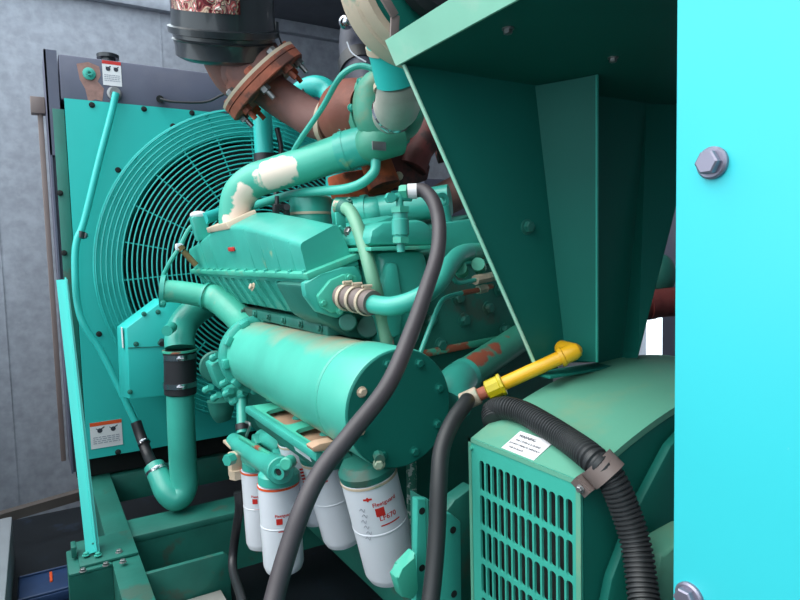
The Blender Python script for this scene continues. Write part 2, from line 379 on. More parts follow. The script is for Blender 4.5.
def small_label(parent, c, ux, uy, w, h, head, n, lines=5, pict=True):
    c = V(c); ux = V(ux).normalized(); uy = V(uy).normalized(); n = V(n).normalized()
    lb = obj('warning_label', B().obox(c, ux, uy, n, w, h, .0016), PAP, parent)
    f = lambda x, y: c+ux*x+uy*y+n*.0014
    obj('label_header', B().obox(c+uy*(h*.43)+n*.0008, ux, uy, n, w, h*.14, .0012), head, lb)
    b = B()
    for i in range(lines):
        y = -h*.08-i*h*.075
        x = -w*.42
        while x < w*.38:
            l = min(random.uniform(.06, .16)*w, w*.42-x); b.obox(f(x+l/2, y), ux, uy, n, l, h*.03, .0006); x += l+w*.03
    obj('small_print', b, GRYL, lb)
    if pict:
        b = B()
        for sx in (-.2, .22):
            b.lathe(f(sx*w, h*.17), n, [(0, h*.09), (.0008, h*.09)], 12)
            b.obox(f(sx*w+w*.06, h*.24), ux+uy*.6, uy-ux*.6, n, w*.2, h*.04, .0008); b.obox(f(sx*w-w*.07, h*.22), ux-uy*.8, uy+ux*.8, n, w*.12, h*.03, .0008)
        obj('pictogram', b, INK, lb)
    return lb
w_ = (at(146/1, 0, Y=3.25)-at(116, 0, Y=3.25)).x
small_label(rad, at(112, 73.5, Y=3.26), (1, 0, 0), (0, 0, 1), .082, .115, RED, (0, -1, 0), 4)
small_label(rad, at(106.5, 434, Y=3.248), (1, 0, 0), (0, 0, 1), .14, .128, ORG, (0, -1, 0), 4)
p = at(117, 92, Y=3.258)
obj('overflow_port', B().lathe(at(114, 94, Y=3.262), (0, -1, 0), [(0, .032), (.012, .032), (.014, .022), (.05, .022)], 20), BARE, rad, 'bright steel port')
# cable on tank
obj('sensor_plug', B().cyl(at(160, 99, Y=3.262), at(160, 99, Y=3.22), .018, 12), DARK, rad)
solo('sensor_cable', B().tube([at(160, 99, Y=3.21), at(175, 102, Y=3.19), at(205, 102, Y=3.18), at(222, 95, Y=3.17), at(240, 88, Y=3.2)], .006, 8), DK, 'thin black cable across the charcoal top tank of the radiator', 'cable')
# outer rail left of radiator
solo('edge_rail', B().box((.062, 3.5, .5), (.085, 3.53, 2.30), .003).box((.035, 3.48, 2.23), (.097, 3.54, 2.31), .004), STRAP, 'slim brownish vertical rail with square cap left of the radiator', 'rail')
# fan
fan = thing('cooling_fan', 'dark bladed cooling fan behind the round wire guard', 'fan', (1.07, 3.36, 1.46))
obj('hub', B().lathe((1.07, 3.30, 1.46), (0, 1, 0), [(0, .10), (.01, .13), (.1, .13), (.1, 0)], 32), DARK, fan)
for k in range(8):
    a = 2*pi*k/8+.2; e = V((cos(a), 0, sin(a))); t_ = V((-sin(a), 0, cos(a)))
    P = []
    for w, yy in ((-.11, 3.30), (.11, 3.39)):
        for r in (.12, .66): P.append(V((1.07, yy, 1.46))+e*r+t_*w*(.6+.5*(r > .3)))
    q = [P[0], P[1], P[3], P[2]]
    obj('blade', B().prism(q, (0, .006, 0)), DARK, fan)
# overflow pipe
r_ = lambda *L: [at(x, y, Y=Y) for x, y, Y in L]
ov = thing('overflow_pipe', 'thin bent green pipe running down the radiator from its top tank', 'pipe', at(137, 425, Y=3.1))
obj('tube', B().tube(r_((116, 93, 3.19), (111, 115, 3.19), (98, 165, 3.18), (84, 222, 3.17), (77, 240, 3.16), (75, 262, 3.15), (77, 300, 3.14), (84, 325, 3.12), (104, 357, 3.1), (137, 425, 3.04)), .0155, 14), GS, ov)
clamp(ov, at(81, 235, Y=3.165), (at(79, 245, Y=3.16)-at(83, 225, Y=3.17)), .0158, .03, BLKP, (1, -.4, 0))
obj('hose_end', B().tube(r_((136, 422, 3.05), (141, 437, 3.02), (148, 455, 2.95), (153, 465, 2.86)), .024, 14), DK, ov, 'black rubber hose end')
clamp(ov, at(144, 443, Y=2.99), at(148, 452, Y=2.96)-at(141, 437, Y=3.02), .025, .012)
# brace bar
t = thing('brace_bar', 'long slanted pale green brace bar between radiator and skid', 'brace', at(92, 550, Z=.47))
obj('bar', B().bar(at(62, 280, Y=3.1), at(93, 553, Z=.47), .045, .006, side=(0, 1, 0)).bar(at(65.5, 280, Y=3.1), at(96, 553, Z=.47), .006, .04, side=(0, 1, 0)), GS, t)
for x in (.055, .12): obj('bracket', B().box((x, 2.40, .4625), (x+.016, 2.46, .50), .002), GD, t)
bolt(t, at(62, 286, Y=3.09), (0, -1, 0), .008, BARE)
for px in (86, 98): bolt(t, at(px, 555, Z=.47), (0, 0, 1), .009, G)
# ------------------------------------------------------------------ oil cooler cylinder
CX, CZ = .705, 1.148
GCY = mat('cooler_green_paint', (76, 178, 158), .36, var=.1, bump=.06)
blobs(GCY, (CX, 1.75, CZ-.13), [((CX+.0+.01*sin(k*3), 1.42+.1*k, CZ+.135), .045+.012*sin(k*2)) for k in range(9)]+[((CX-.05, 1.5+.12*k, CZ-.135), .05) for k in range(7)], (176, 158, 132), soft=.05, amp=.03)
cy = thing('oil_cooler', 'big horizontal green cylinder with round end plate darkened as in shade', 'cylinder', (CX, 1.75, CZ-.13))
obj('shell', B().lathe((CX, 2.24, CZ-.006), (0, -1, .006), [(0, .124), (.03, .124), (.87, .134)], 64), GCY, cy)
obj('end_band', B().lathe((CX, 1.375, CZ), (0, -1, 0), [(0, .134), (.004, .137), (.008, .134), (.016, .134), (.020, .138), (.170, .140), (.175, .137)], 64), GCY, cy)
obj('seam', B().ring((CX, 1.362, CZ), (0, 1, 0), .1342, .0008, .003, 64), GD, cy)
obj('end_cap', B().lathe((CX, 1.2015, CZ), (0, -1, 0), [(0, .1375), (.008, .1375), (.010, .135)], 64), GB, cy)  # darker paint than the shell: shade on the end put into its colour
for k in range(8):
    a = 2*pi*(k+.38)/8; bolt(cy, (CX+.112*cos(a), 1.192, CZ+.112*sin(a)), (0, -1, 0), .0095, PALE if k in (3, 4) else GB)
obj('collar', B().lathe((CX, 2.26, CZ-.006), (0, -1, 0), [(0, .10), (0, .142), (.010, .145), (.04, .145), (.046, .138), (.05, .124)], 64), G, cy)
for k in range(10):
    a = 2*pi*(k+.2)/10; e = V((cos(a), 0, sin(a)))
    obj('lug', B().obox(V((CX, 2.198, CZ-.006))+e*.134, e, (0, 1, 0), e.cross(V((0, 1, 0))), .022, .03, .035, .005), G, cy)
# bracket on near right of disc + stub
obj('outlet_neck', B().tube([at(447, 404, Y=1.24), at(454, 386, Y=1.26), at(466, 374, Y=1.3)], [.062, .05, .043], 20), G, cy)
GRB = mat('rust_flecked_green_pipe', (58, 150, 126), .5, var=.12, bump=.15)
blobs(GRB, at(470, 372, Y=1.3), [(at(x, y, Y=Y), .030+.006*(int(x) % 3)) for x, y, Y in ((468, 361, 1.265), (475, 357, 1.27), (482, 353, 1.275), (489, 349, 1.28), (496, 345, 1.29), (503, 340, 1.30), (510, 336, 1.31), (517, 331, 1.32), (525, 327, 1.335))], (158, 84, 62), soft=.004, amp=.03, ns=25)
rp = thing('return_pipe', 'green pipe with rust band running behind the dark stand', 'pipe', at(470, 372, Y=1.3))
pa_, pb_ = at(452, 383, Y=1.28), at(535, 328, Y=1.45)
obj('tube', B().cyl(pa_, pb_+(pb_-pa_)*.7, .042, 28), GRB, rp)
obj('rubber_sleeve', B().ring(at(463, 377, Y=1.29), at(535, 328, Y=1.42)-at(452, 383, Y=1.28), .043, .004, .035), G, rp)
# ------------------------------------------------------------------ engine
eng = thing('engine', 'large green diesel engine block with tilted cylinder bank', 'engine', (1.07, 2.0, .5))
def T(a, h, Y): return V((.63+.95*a-.31*h, Y, 1.455+.31*a+.95*h))
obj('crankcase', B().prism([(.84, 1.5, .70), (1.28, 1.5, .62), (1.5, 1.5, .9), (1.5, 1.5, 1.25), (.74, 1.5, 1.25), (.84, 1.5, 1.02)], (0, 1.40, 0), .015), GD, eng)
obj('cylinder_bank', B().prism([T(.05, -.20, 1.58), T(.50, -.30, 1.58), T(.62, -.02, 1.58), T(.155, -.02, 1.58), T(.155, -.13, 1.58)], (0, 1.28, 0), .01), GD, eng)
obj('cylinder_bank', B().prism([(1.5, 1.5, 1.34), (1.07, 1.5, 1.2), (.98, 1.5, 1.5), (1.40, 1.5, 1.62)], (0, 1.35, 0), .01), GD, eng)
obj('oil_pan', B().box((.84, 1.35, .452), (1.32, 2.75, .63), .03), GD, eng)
# deck rail below the aftercooler
obj('water_rail', B().box((.70, 1.58, 1.275), (.78, 2.85, 1.31), .008), GD, eng)
for k in range(8): bolt(eng, (.697, 1.62+k*.15, 1.295), (-1, 0, .2), .009, GD)
# flywheel housing (dark casting seen right of the big hose)
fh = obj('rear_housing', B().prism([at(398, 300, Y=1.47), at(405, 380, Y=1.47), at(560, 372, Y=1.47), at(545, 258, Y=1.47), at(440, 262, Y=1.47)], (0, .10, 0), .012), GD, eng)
for px, py in ((464, 320), (488, 308), (458, 298), (440, 345), (505, 330), (430, 320), (500, 290)):
    bolt(eng, at(px, py, Y=1.468), (0, -1, 0), .016, GD)
obj('pan_rail', B().bar(at(412, 356, Y=1.46), at(520, 335, Y=1.46), .016, .02, .003), GR, eng)
# individual head castings near the viewer
def tbox(a0, a1, h0, h1, y0, y1, bev=0):
    return B().hexa([T(a0, h0, y0), T(a1, h0, y0), T(a1, h0, y1), T(a0, h0, y1), T(a0, h1, y0), T(a1, h1, y0), T(a1, h1, y1), T(a0, h1, y1)], bev)
def pxp(pts, Y, d, bev): return B().prism([at(x, y, Y=Y) for x, y in pts], (0, d, 0), bev)
obj('cylinder_head', pxp(((376, 250), (428, 249), (434, 300), (420, 348), (388, 350), (380, 300)), 1.44, .18, .028), G, eng)
obj('rocker_box', pxp(((368, 246), (372, 229), (384, 221), (426, 219), (436, 230), (438, 247)), 1.42, .22, .022), G, eng)
obj('gasket_lip', pxp(((371, 251), (371, 247), (440, 245), (440, 249)), 1.41, .24, .002), GW, eng)
obj('side_boss', pxp(((380, 300), (388, 262), (398, 262), (404, 300), (402, 336), (390, 340)), 1.42, .05, .012), G, eng)
for y in (1.64, 1.85, 2.06, 2.27): obj('rocker_box', tbox(.18, .38, -.02, .06, y, y+.19, .022), G, eng)
obj('rocker_box', B().hexa([at(444, 266, Y=1.46), at(535, 262, Y=1.46), at(535, 262, Y=1.8), at(446, 262, Y=1.8)]+[at(441, 223, Y=1.46), at(520, 212, Y=1.46), at(520, 212, Y=1.8), at(443, 221, Y=1.8)], .012), G, eng)
# ------------------------------------------------------------------ aftercooler
ac = thing('aftercooler', 'long tilted green aftercooler housing with bolted flange above the big cylinder', 'aftercooler', T(.08, 0, 2.2))
prof = [(1.54, .084), (1.74, .118), (2.00, .156), (2.26, .172), (2.50, .142), (2.70, .114), (2.88, .098)]
P = []
def ch(a, h): return a, h
b = B(); rows = []
dense = []
for (y0, h0), (y1, h1) in zip(prof, prof[1:]):
    for k in range(4): dense.append((y0+(y1-y0)*k/4, h0+(h1-h0)*k/4))
dense.append(prof[-1])
for y, h in dense:
    top = [(.014+.012*k, 0) for k in range(0)]
    pts = [(.001, .008), (.007, h-.012), (.010, h-.004), (.018, h+.001), (.118, h+.015), (.127, h+.012), (.132, h+.004), (.142, .008)]
    rows.append([b.bm.verts.new(T(a, hh, y)) for a, hh in pts])
for q, w in zip(rows, rows[1:]):
    for k in range(8): b.bm.faces.new((q[k], q[(k+1) % 8], w[(k+1) % 8], w[k]))
b.bm.faces.new(rows[0]); b.bm.faces.new(rows[-1])
obj('cover', b, G, ac, None, 50)
for y, h in ((1.62, .098), (1.74, .118), (1.86, .136), (1.98, .152), (2.46, .146), (2.62, .124)):
    obj('cover_rib', B().hexa([T(-.0005, .008, y-.009), T(.02, .008, y-.009), T(.02, .008, y+.009), T(-.0005, .008, y+.009), T(.0065, h-.004, y-.006), T(.03, h-.004, y-.006), T(.03, h-.004, y+.006), T(.0065, h-.004, y+.006)], .004), G, ac)
obj('flange', tbox(-.016, .160, -.010, .008, 1.505, 2.90, .003), GW, ac)
obj('flange_lip', tbox(-.006, .144, -.024, -.0105, 1.515, 2.89, .002), G, ac)
for k in range(13):
    y = 1.535+k*.105; bolt(ac, T(-.008, .008, y), T(0, 1, 0)-T(0, 0, 0), .0065, G)
for k in range(3): bolt(ac, T(.151, .008, 1.54+k*.05), T(0, 1, 0)-T(0, 0, 0), .0065, G)
b = B().hexa([T(.03, -.145, 1.56), T(.15, -.145, 1.56), T(.15, -.145, 2.86), T(.03, -.145, 2.86), T(.004, -.025, 1.52), T(.146, -.025, 1.52), T(.146, -.025, 2.88), T(.004, -.025, 2.88)], .004)
obj('lower_housing', b, G, ac)
for k in range(13):
    y = 1.60+k*.10
    obj('housing_rib', B().hexa([T(.022, -.14, y-.006), T(.06, -.14, y-.006), T(.06, -.14, y+.006), T(.022, -.14, y+.006), T(-.008, -.025, y-.006), T(.06, -.025, y-.006), T(.06, -.025, y+.006), T(-.008, -.025, y+.006)], .002), G, ac)
bolt(ac, at(253, 287, X=.622), (-1, 0, .3), .011, PALE)
obj('serial_mark', B().obox(T(.0015, .085, 2.17), (0, 1, 0), T(.1, 1, 0)-T(0, 0, 0), (-1, 0, -.3), .07, .014, .006, .001), RED, ac, 'small red badge')
# near end plate of the housing with the pipe flange
pts = [(304, 283), (322, 274), (342, 267), (356, 266), (362, 276), (364, 300), (352, 316), (336, 318), (318, 312), (306, 296)]
obj('end_plate', B().prism([at(x, y, Y=1.50) for x, y in pts], (0, .03, 0), .005), G, ac)
pts = [(318, 296), (331, 280), (345, 274), (357, 276), (361, 300), (350, 311), (332, 313), (322, 307)]
obj('end_flange', B().prism([at(x, y, Y=1.48) for x, y in pts], (0, .019, 0), .004), GW, ac)
for px, py in ((323, 303), (349, 277), (340, 311)): bolt(ac, at(px, py, Y=1.479), (0, -1, 0), .008, GW)
obj('end_boss', B().cyl(at(348, 322, Y=1.52), at(348, 322, Y=1.48), .025, 20, ch=.004).cyl(at(368, 327, Y=1.54), at(368, 327, Y=1.50), .032, 24, ch=.004), GD, ac)
obj('end_casting', B().prism([at(x, y, Y=1.53) for x, y in ((300, 285), (362, 268), (385, 300), (392, 345), (352, 338), (318, 318))], (0, .2, 0), .01), GD, ac)
# coolant tube from end plate
ct = thing('coolant_tube', 'curved green coolant tube with band-clamped sleeve at the aftercooler end', 'pipe', at(372, 305, Y=1.32))
obj('tube', B().tube(r_((350, 298, 1.44), (368, 303, 1.36), (392, 306, 1.28), (418, 298, 1.24), (438, 283, 1.24), (450, 265, 1.27), (464, 253, 1.32), (490, 251, 1.42), (520, 250, 1.5)), .0235, 24), G, ct)
obj('rubber_sleeve', B().tube(r_((342, 296, 1.475), (356, 299, 1.41), (373, 303, 1.34)), .031, 24), STRAP, ct)
for a, c in (((347, 297.5, 1.45), (354, 299, 1.42)), ((357, 299.5, 1.405), (364, 301, 1.37)), ((367, 302, 1.365), (372, 303, 1.34))):
    clamp(ct, at(*a[:2], Y=a[2]), at(*c[:2], Y=c[2])-at(*a[:2], Y=a[2]), .0325, .012, PALE, (0, 0, 1))
obj('rust_end', B().tube(r_((468, 252.6, 1.335), (490, 250.6, 1.42), (520, 250, 1.5)), .0245, 24), GR, ct)
# ------------------------------------------------------------------ drain tube with loop clamp
dt = thing('breather_tube', 'worn pale green tube hooked over a clamp and dropping behind the big cylinder', 'pipe', at(385, 345, Y=1.45))
obj('tube', B().tube(r_((335, 206, 1.62), (343, 207, 1.6), (352, 214, 1.55), (362, 240, 1.48), (373, 280, 1.42), (383, 320, 1.44), (390, 360, 1.43)), .0185, 18), GT, dt)
clamp(dt, at(344, 207.5, Y=1.598), at(349, 211, Y=1.58)-at(338, 206, Y=1.61), .0195, .025, GD, (1, -.3, .4))
obj('clamp_bracket', B().bar(at(340, 212, Y=1.6), at(341, 228, Y=1.6), .03, .008, .002).bar(at(338, 226, Y=1.6), at(348, 238, Y=1.6), .03, .008, .002), G, dt)
bolt(dt, at(349, 232, Y=1.57), (0, -1, 0), .012, BARE)
# round thermostat canister
th = thing('thermostat_housing', 'short round green canister with seam behind the aftercooler cover', 'housing', at(312, 228, Y=2.15))
c = at(310, 196, Y=2.15)
R_ = .079
obj('lid', B().lathe(c, (0, 0, -1), [(0, R_-.02), (.004, R_-.006), (.01, R_), (.062, R_), (.064, 0)], 40), G, th)
obj('seam_ring', B().ring(c-V((0, 0, .067)), (0, 0, 1), R_-.004, .010, .009, 40), PALE, th)
obj('body', B().lathe(c-V((0, 0, .072)), (0, 0, -1), [(0, R_), (.03, R_), (.12, R_*.9)], 40), G, th)
obj('mount_ear', B().box(c+V((.075, -.02, -.05)), c+V((.105, .02, -.01)), .004), G, th)
# big horizontal transfer pipe behind
tp = thing('water_manifold', 'thick horizontal green pipe behind the rocker boxes', 'pipe', at(400, 225, Y=1.75))
obj('tube', B().tube(r_((338, 212, 1.95), (372, 212, 1.85), (380, 211, 1.84), (412, 206, 1.75), (450, 200, 1.66)), .052, 28), G, tp)
obj('joint_ring', B().ring(at(366, 212, Y=1.87), at(412, 206, Y=1.75)-at(372, 212, Y=1.85), .05, .009, .02), G, tp)
# lifting eye
solo('lifting_eye', B().lathe(at(441, 201, Y=1.5)-V((0, .008, 0)), (0, 1, 0), [(0, .012), (0, .024), (.016, .024), (.016, .012)], 20, True).cyl(at(443, 206, Y=1.5), at(446, 224, Y=1.5), .021, 16), G, 'small green eye fitting on the rocker box left of the dark stand', 'fitting')
# fuel shut-off valve
fv = thing('fuel_valve', 'upright green valve body with hex nuts on top of the engine', 'valve', at(402, 258, Y=1.28))
a0 = at(401, 252, Y=1.28)
obj('valve_body', B().lathe(a0, (0, 0, 1), [(0, .010), (.02, .010), (.02, .016), (.04, .018), (.042, .021), (.078, .021), (.08, .018), (.095, .018)], 24), G, fv)
for z, r in ((.095, .024), (.022, .022)): obj('hex_nut', B().lathe(a0+V((0, 0, z)), (0, 0, 1), [(0, r), (.014, r)], 6), GW, fv)
obj('stem', B().cyl(a0+V((0, 0, .10)), a0+V((0, 0, .14)), .009, 12).cyl(a0+V((-.02, .005, .132)), a0+V((.03, -.005, .132)), .010, 12), G, fv)
obj('cap_nut', B().lathe(a0+V((-.024, .01, .130)), (-.2, -1, 0), [(0, .013), (.02, .013)], 6), G, fv)
# ------------------------------------------------------------------ big rubber hose
h1 = thing('rubber_hose', 'long grey-black rubber hose looping from the valve down past the cylinder end', 'hose', at(285, 598, Y=.95))
obj('tube', B().tube(r_((412, 191, 1.27), (424, 191, 1.25), (434, 203, 1.22), (439, 225, 1.19), (437, 255, 1.15), (426, 290, 1.11), (412, 330, 1.07), (388, 385, 1.03), (352, 432, 1.01), (322, 470, 1.0), (304, 505, .99), (288, 550, .98), (274, 600, .96), (262, 660, .92)), .0172, 20), HOSE, h1)
obj('pale_ferrule', B().cyl(at(408, 191.5, Y=1.275), at(417, 191, Y=1.262), .0185, 20), PAP, h1, 'pale ferrule')
obj('hose_nut', B().lathe(at(400, 192, Y=1.285), at(408, 191.5, Y=1.27)-at(400, 192, Y=1.285), [(0, .015), (.006, .018), (.02, .018), (.022, .014)], 6), GR, h1)
# ------------------------------------------------------------------ intake crossover pipe
blobs(GP, at(240, 222, Y=2.25), [(at(x, y, Y=Y), r) for x, y, Y, r in ((262, 178, 2.12, .035), (272, 175, 2.09, .05), (282, 172, 2.06, .05), (292, 169, 2.03, .035), (246, 190, 2.17, .035), (243, 200, 2.19, .045), (241, 212, 2.2, .045), (244, 220, 2.2, .04), (226, 220, 2.2, .02))], (232, 212, 196), soft=.003, amp=.025, ns=22)
cp = thing('intake_pipe', 'thick green intake pipe with bare patches curving down to the aftercooler', 'pipe', at(240, 222, Y=2.25))
obj('tube', B().tube(r_((236, 226, 2.25), (236, 212, 2.24), (240, 194, 2.22), (254, 181, 2.18), (275, 174, 2.12), (310, 163, 2.02), (345, 151, 1.92)), .061, 32), GP, cp)
obj('base_flange', B().hexa([T(.004, .155, 2.12), T(.12, .165, 2.12), T(.12, .165, 2.42), T(.004, .155, 2.42), T(.004, .180, 2.13), T(.12, .192, 2.13), T(.12, .185, 2.42), T(.004, .175, 2.42)], .004), PALE, cp)
d_ = at(360, 147, Y=1.88)-at(340, 153, Y=1.93)
obj('coupling_sleeve', B().tube(r_((340, 152.5, 1.935), (372, 143, 1.85)), .066, 32, smooth=False), G, cp)
clamp(cp, at(346, 151, Y=1.92), d_, .0665, .014, G, (0, 0, 1)); clamp(cp, at(366, 145, Y=1.866), d_, .0665, .014, G, (0, 0, 1))
# ------------------------------------------------------------------ turbocharger
tc = thing('turbocharger', 'green snail-shaped turbocharger with rusty turbine housing', 'turbocharger', at(392, 150, Y=1.8))
C0 = at(392, 108, Y=1.80)
pts, rr = [], []
for k in range(28):
    a = radians(-100-k*12.5); q = k/27
    pts.append(C0+V((cos(a), 0, sin(a)))*(.093-.004*q)); rr.append(.058-.030*q)
bb = B().sweep(pts, rr, 20)
bb.lathe(C0+V((0, .02, 0)), (0, -1, 0), [(0, .10), (.03, .09), (.045, .06), (.075, .056)], 32)
obj('compressor_housing', bb, TG, tc)
obj('compressor_outlet', B().tube([C0+V((.02, 0, -.095)), C0+V((-.06, .01, -.115)), at(372, 143, Y=1.85)], [.06, .064, .062], 28), TG, tc)
obj('backplate', B().lathe(C0+V((0, .06, 0)), (0, 1, 0), [(0, .125), (.02, .130), (.035, .125)], 40), TG, tc)
for k in range(8):
    a = 2*pi*k/8; bolt(tc, C0+V((.125*cos(a), .055, .125*sin(a))), (0, -1, 0), .010, G)
obj('name_plate', B().obox(at(379, 146, Y=1.73), (1, 0, 0), (0, 0, 1), (0, -1, 0), .05, .028, .004, .001), BARE, tc)
obj('v_band', B().lathe(C0+V((-.012, .10, 0)), (0, 1, 0), [(0, .118), (.0, .130), (.016, .130), (.016, .118)], 40, True), PALE, tc)
C1 = at(350, 115, Y=2.0)
bb = B().lathe(C1, (0, 1, 0), [(-.14, .07), (-.10, .10), (-.07, .112), (-.03, .120), (.01, .120), (.04, .110), (.065, .09), (.08, .072), (.10, .05)], 48)
obj('turbine_housing', bb, RUSTD, tc, 'rusty turbine housing')
obj('turbine_foot', B().tube([C1+V((.05, 0, -.05)), C1+V((.08, -.02, -.14)), C1+V((.10, -.06, -.26))], [.06, .055, .06], 18), RUSTO, tc)
# silver reducer hose and teal pipe up to the drum
sh = thing('silver_hose', 'silver-grey bent reducer hose between teal pipe and turbocharger', 'hose', at(385, 130, Y=1.65))
obj('sleeve', B().tube(r_((397, 78, 1.47), (399, 92, 1.50), (397, 106, 1.56), (390, 116, 1.68)), [.062, .066, .066, .056], 28), SIL, sh)
clamp(sh, at(398, 87, Y=1.485), (0, .1, 1), .0655, .014, PALE, (0, -1, 0))
clamp(sh, at(392, 113, Y=1.62), (.02, .9, -.35), .062, .012, CHR, (-.6, 0, -1))
air = thing('air_cleaner', 'dark round air cleaner with beige band above the green shelf', 'air cleaner', at(400, 40, Y=1.35))
obj('outlet_pipe', B().tube(r_((388, 38, 1.42), (392, 55, 1.44), (397, 82, 1.47)), [.061, .061, .060], 28), GS, air, 'teal outlet pipe')
DC = at(430, -25, Y=1.28)
DR = .190
obj('drum', B().lathe(DC+V((0, .02, 0)), (0, 1, 0), [(0, DR-.014), (.004, DR-.012), (.12, DR-.012), (.13, DR-.04), (.13, 0)], 64), DARK, air)
obj('beige_band', B().lathe(DC, (0, 1, 0), [(0, DR-.012), (0, DR+.006), (.012, DR+.008), (.05, DR+.002), (.055, DR+.008), (.115, DR+.004), (.12, DR-.006)], 64, True), PALE, air, 'beige dusty rim band')
obj('end_face', B().lathe(DC+V((0, .012, 0)), (0, 1, 0), [(0, .05), (0, DR-.012), (.01, DR-.012), (.01, .05)], 64, True), GB, air)
obj('dark_mouth', B().lathe(DC+V((0, .006, 0)), (0, -1, 0), [(0, .0), (0, .10), (.02, .115), (.05, .115), (.07, .10), (.07, 0)], 48), DK, air)
obj('strap', B().bar(at(394, 42, Y=1.245), at(395, 15, Y=1.245), .022, .006, .001, side=(0, 1, 0)).bar(at(395, 16, Y=1.243), at(382, -6, Y=1.243), .022, .006, .001, side=(0, 1, 0)), STRAP, air)
clamp(air, at(390, 46, Y=1.43), at(397, 82, Y=1.47)-at(392, 55, Y=1.44), 0.062, .016, PALE, (0, -1, 0))
# second intake elbow (black rubber) in the background
bi = thing('intake_elbow', 'black rubber intake elbow with silver knob left of the beige drum band', 'elbow', at(362, 75, Y=2.3))
obj('elbow', B().tube(r_((352, 25, 2.45), (355, 45, 2.4), (360, 66, 2.3), (370, 110, 2.15)), [.05, .07, .082, .06], 24), CAP, bi)
obj('rim', B().lathe(at(359, 62, Y=2.32), at(364, 82, Y=2.25)-at(356, 45, Y=2.38), [(0, .08), (.0, .088), (.07, .09), (.07, 0)], 32), DK, bi)
obj('knob', B().ball(at(346, 22, Y=2.3), .03), CHR, bi)
obj('tie', B().tube(r_((347, 42, 2.2), (352, 53, 2.18), (366, 62, 2.15)), .003, 6), WHT, bi)
# small green oil line over the turbo
solo('oil_line', B().tube(r_((374, 69, 1.72), (362, 66, 1.74), (350, 69, 1.76), (338, 80, 1.8), (322, 108, 1.9), (300, 140, 2.0), (290, 158, 2.08)), .0095, 10), G, 'thin pale green oil line arching over the rusty turbine housing', 'pipe')
solo('drain_line', B().tube(r_((376, 160, 1.8), (374, 172, 1.8), (362, 183, 1.82), (345, 189, 1.88), (322, 191, 1.98), (300, 193, 2.1), (272, 200, 2.3), (240, 210, 2.55)), .0165, 12), G, 'slim green line curving below the thick intake pipe', 'pipe')
# teal elbow pipe behind
te = thing('coolant_elbow', 'teal elbow pipe in the background between brown exhaust pipe and turbine', 'pipe', at(318, 112, Y=2.7))
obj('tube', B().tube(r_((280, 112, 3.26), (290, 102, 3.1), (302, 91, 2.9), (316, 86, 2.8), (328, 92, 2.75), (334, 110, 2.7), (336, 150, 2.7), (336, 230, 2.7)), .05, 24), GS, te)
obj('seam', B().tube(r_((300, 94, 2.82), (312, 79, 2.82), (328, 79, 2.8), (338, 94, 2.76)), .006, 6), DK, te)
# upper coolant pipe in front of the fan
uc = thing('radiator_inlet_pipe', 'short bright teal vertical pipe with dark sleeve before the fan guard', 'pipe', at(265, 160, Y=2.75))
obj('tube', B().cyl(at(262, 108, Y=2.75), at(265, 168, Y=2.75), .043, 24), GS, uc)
obj('dark_sleeve', B().cyl(at(264.5, 154, Y=2.75), at(266, 185, Y=2.75), .049, 24), DK, uc)
solo('wire_bundle', B().tube(r_((277, 128, 2.72), (281, 150, 2.72), (277, 170, 2.7), (276, 200, 2.66), (276, 230, 2.5)), .012, 10), DK, 'black wire bundle beside the bright teal vertical pipe', 'cable')
# ------------------------------------------------------------------ exhaust
ex = thing('exhaust_pipe', 'rusty brown exhaust pipe with big bolted flange', 'pipe', at(300, 130, Y=2.3))
obj('tube', B().tube(r_((262, 84, 2.40), (280, 98, 2.36), (298, 110, 2.3), (316, 120, 2.22), (338, 122, 2.14)), [.076, .074, .072, .071, .070], 32), RUSTP, ex)
obj('collar', B().ring(at(327, 122, Y=2.17), at(338, 122, Y=2.14)-at(316, 120, Y=2.22), .071, .012, .02), PALE, ex)
Fc = at(264, 83, Y=2.40)
p1, p2 = at(230, 114, Y=2.45), at(296, 49, Y=2.38)
lo = (p2-p1).normalized(); v_ = (Fc-EYE).normalized()
sd = lo.cross(v_).normalized()
if sd.x < 0: sd = -sd
ax = (sd*.985-v_*.14).normalized()          # from the canister side towards the engine side
fr = (p2-p1).length/2*.98
obj('flange', B().lathe(Fc-ax*.012, ax, [(-.020, .10), (-.020, fr-.004), (-.016, fr), (.004, fr), (.004, fr-.006), (.008, fr-.006), (.008, fr), (.036, fr), (.040, fr-.004), (.040, .08)], 56, True), RUST, ex)
obj('gasket', B().lathe(Fc-ax*.036, ax, [(0, .11), (0, fr+.0005), (.012, fr+.0005), (.012, .11)], 56, True), PALE, ex)
fx, fy, _ = frame(ax)
for k in range(8):
    a = 2*pi*(k+.4)/8; q = Fc+(fx*cos(a)+fy*sin(a))*(fr-.032)
    bolt(ex, q-ax*.034, -ax, .020, BARE if k % 2 else RUST)
    obj('stud', B().cyl(q+ax*.026, q+ax*.085, .010, 12).lathe(q+ax*.028, ax, [(0, .02), (.022, .02)], 6), RUSTO if k % 2 else BARE, ex)
obj('upper_elbow', B().tube([Fc-ax*.03, Fc-ax*.07+V((0, 0, .01)), at(243, 72, Y=2.47), at(233, 58, Y=2.46), at(228, 40, Y=2.42)], [.135, .13, .118, .115, .115], 32), RUSTP, ex)
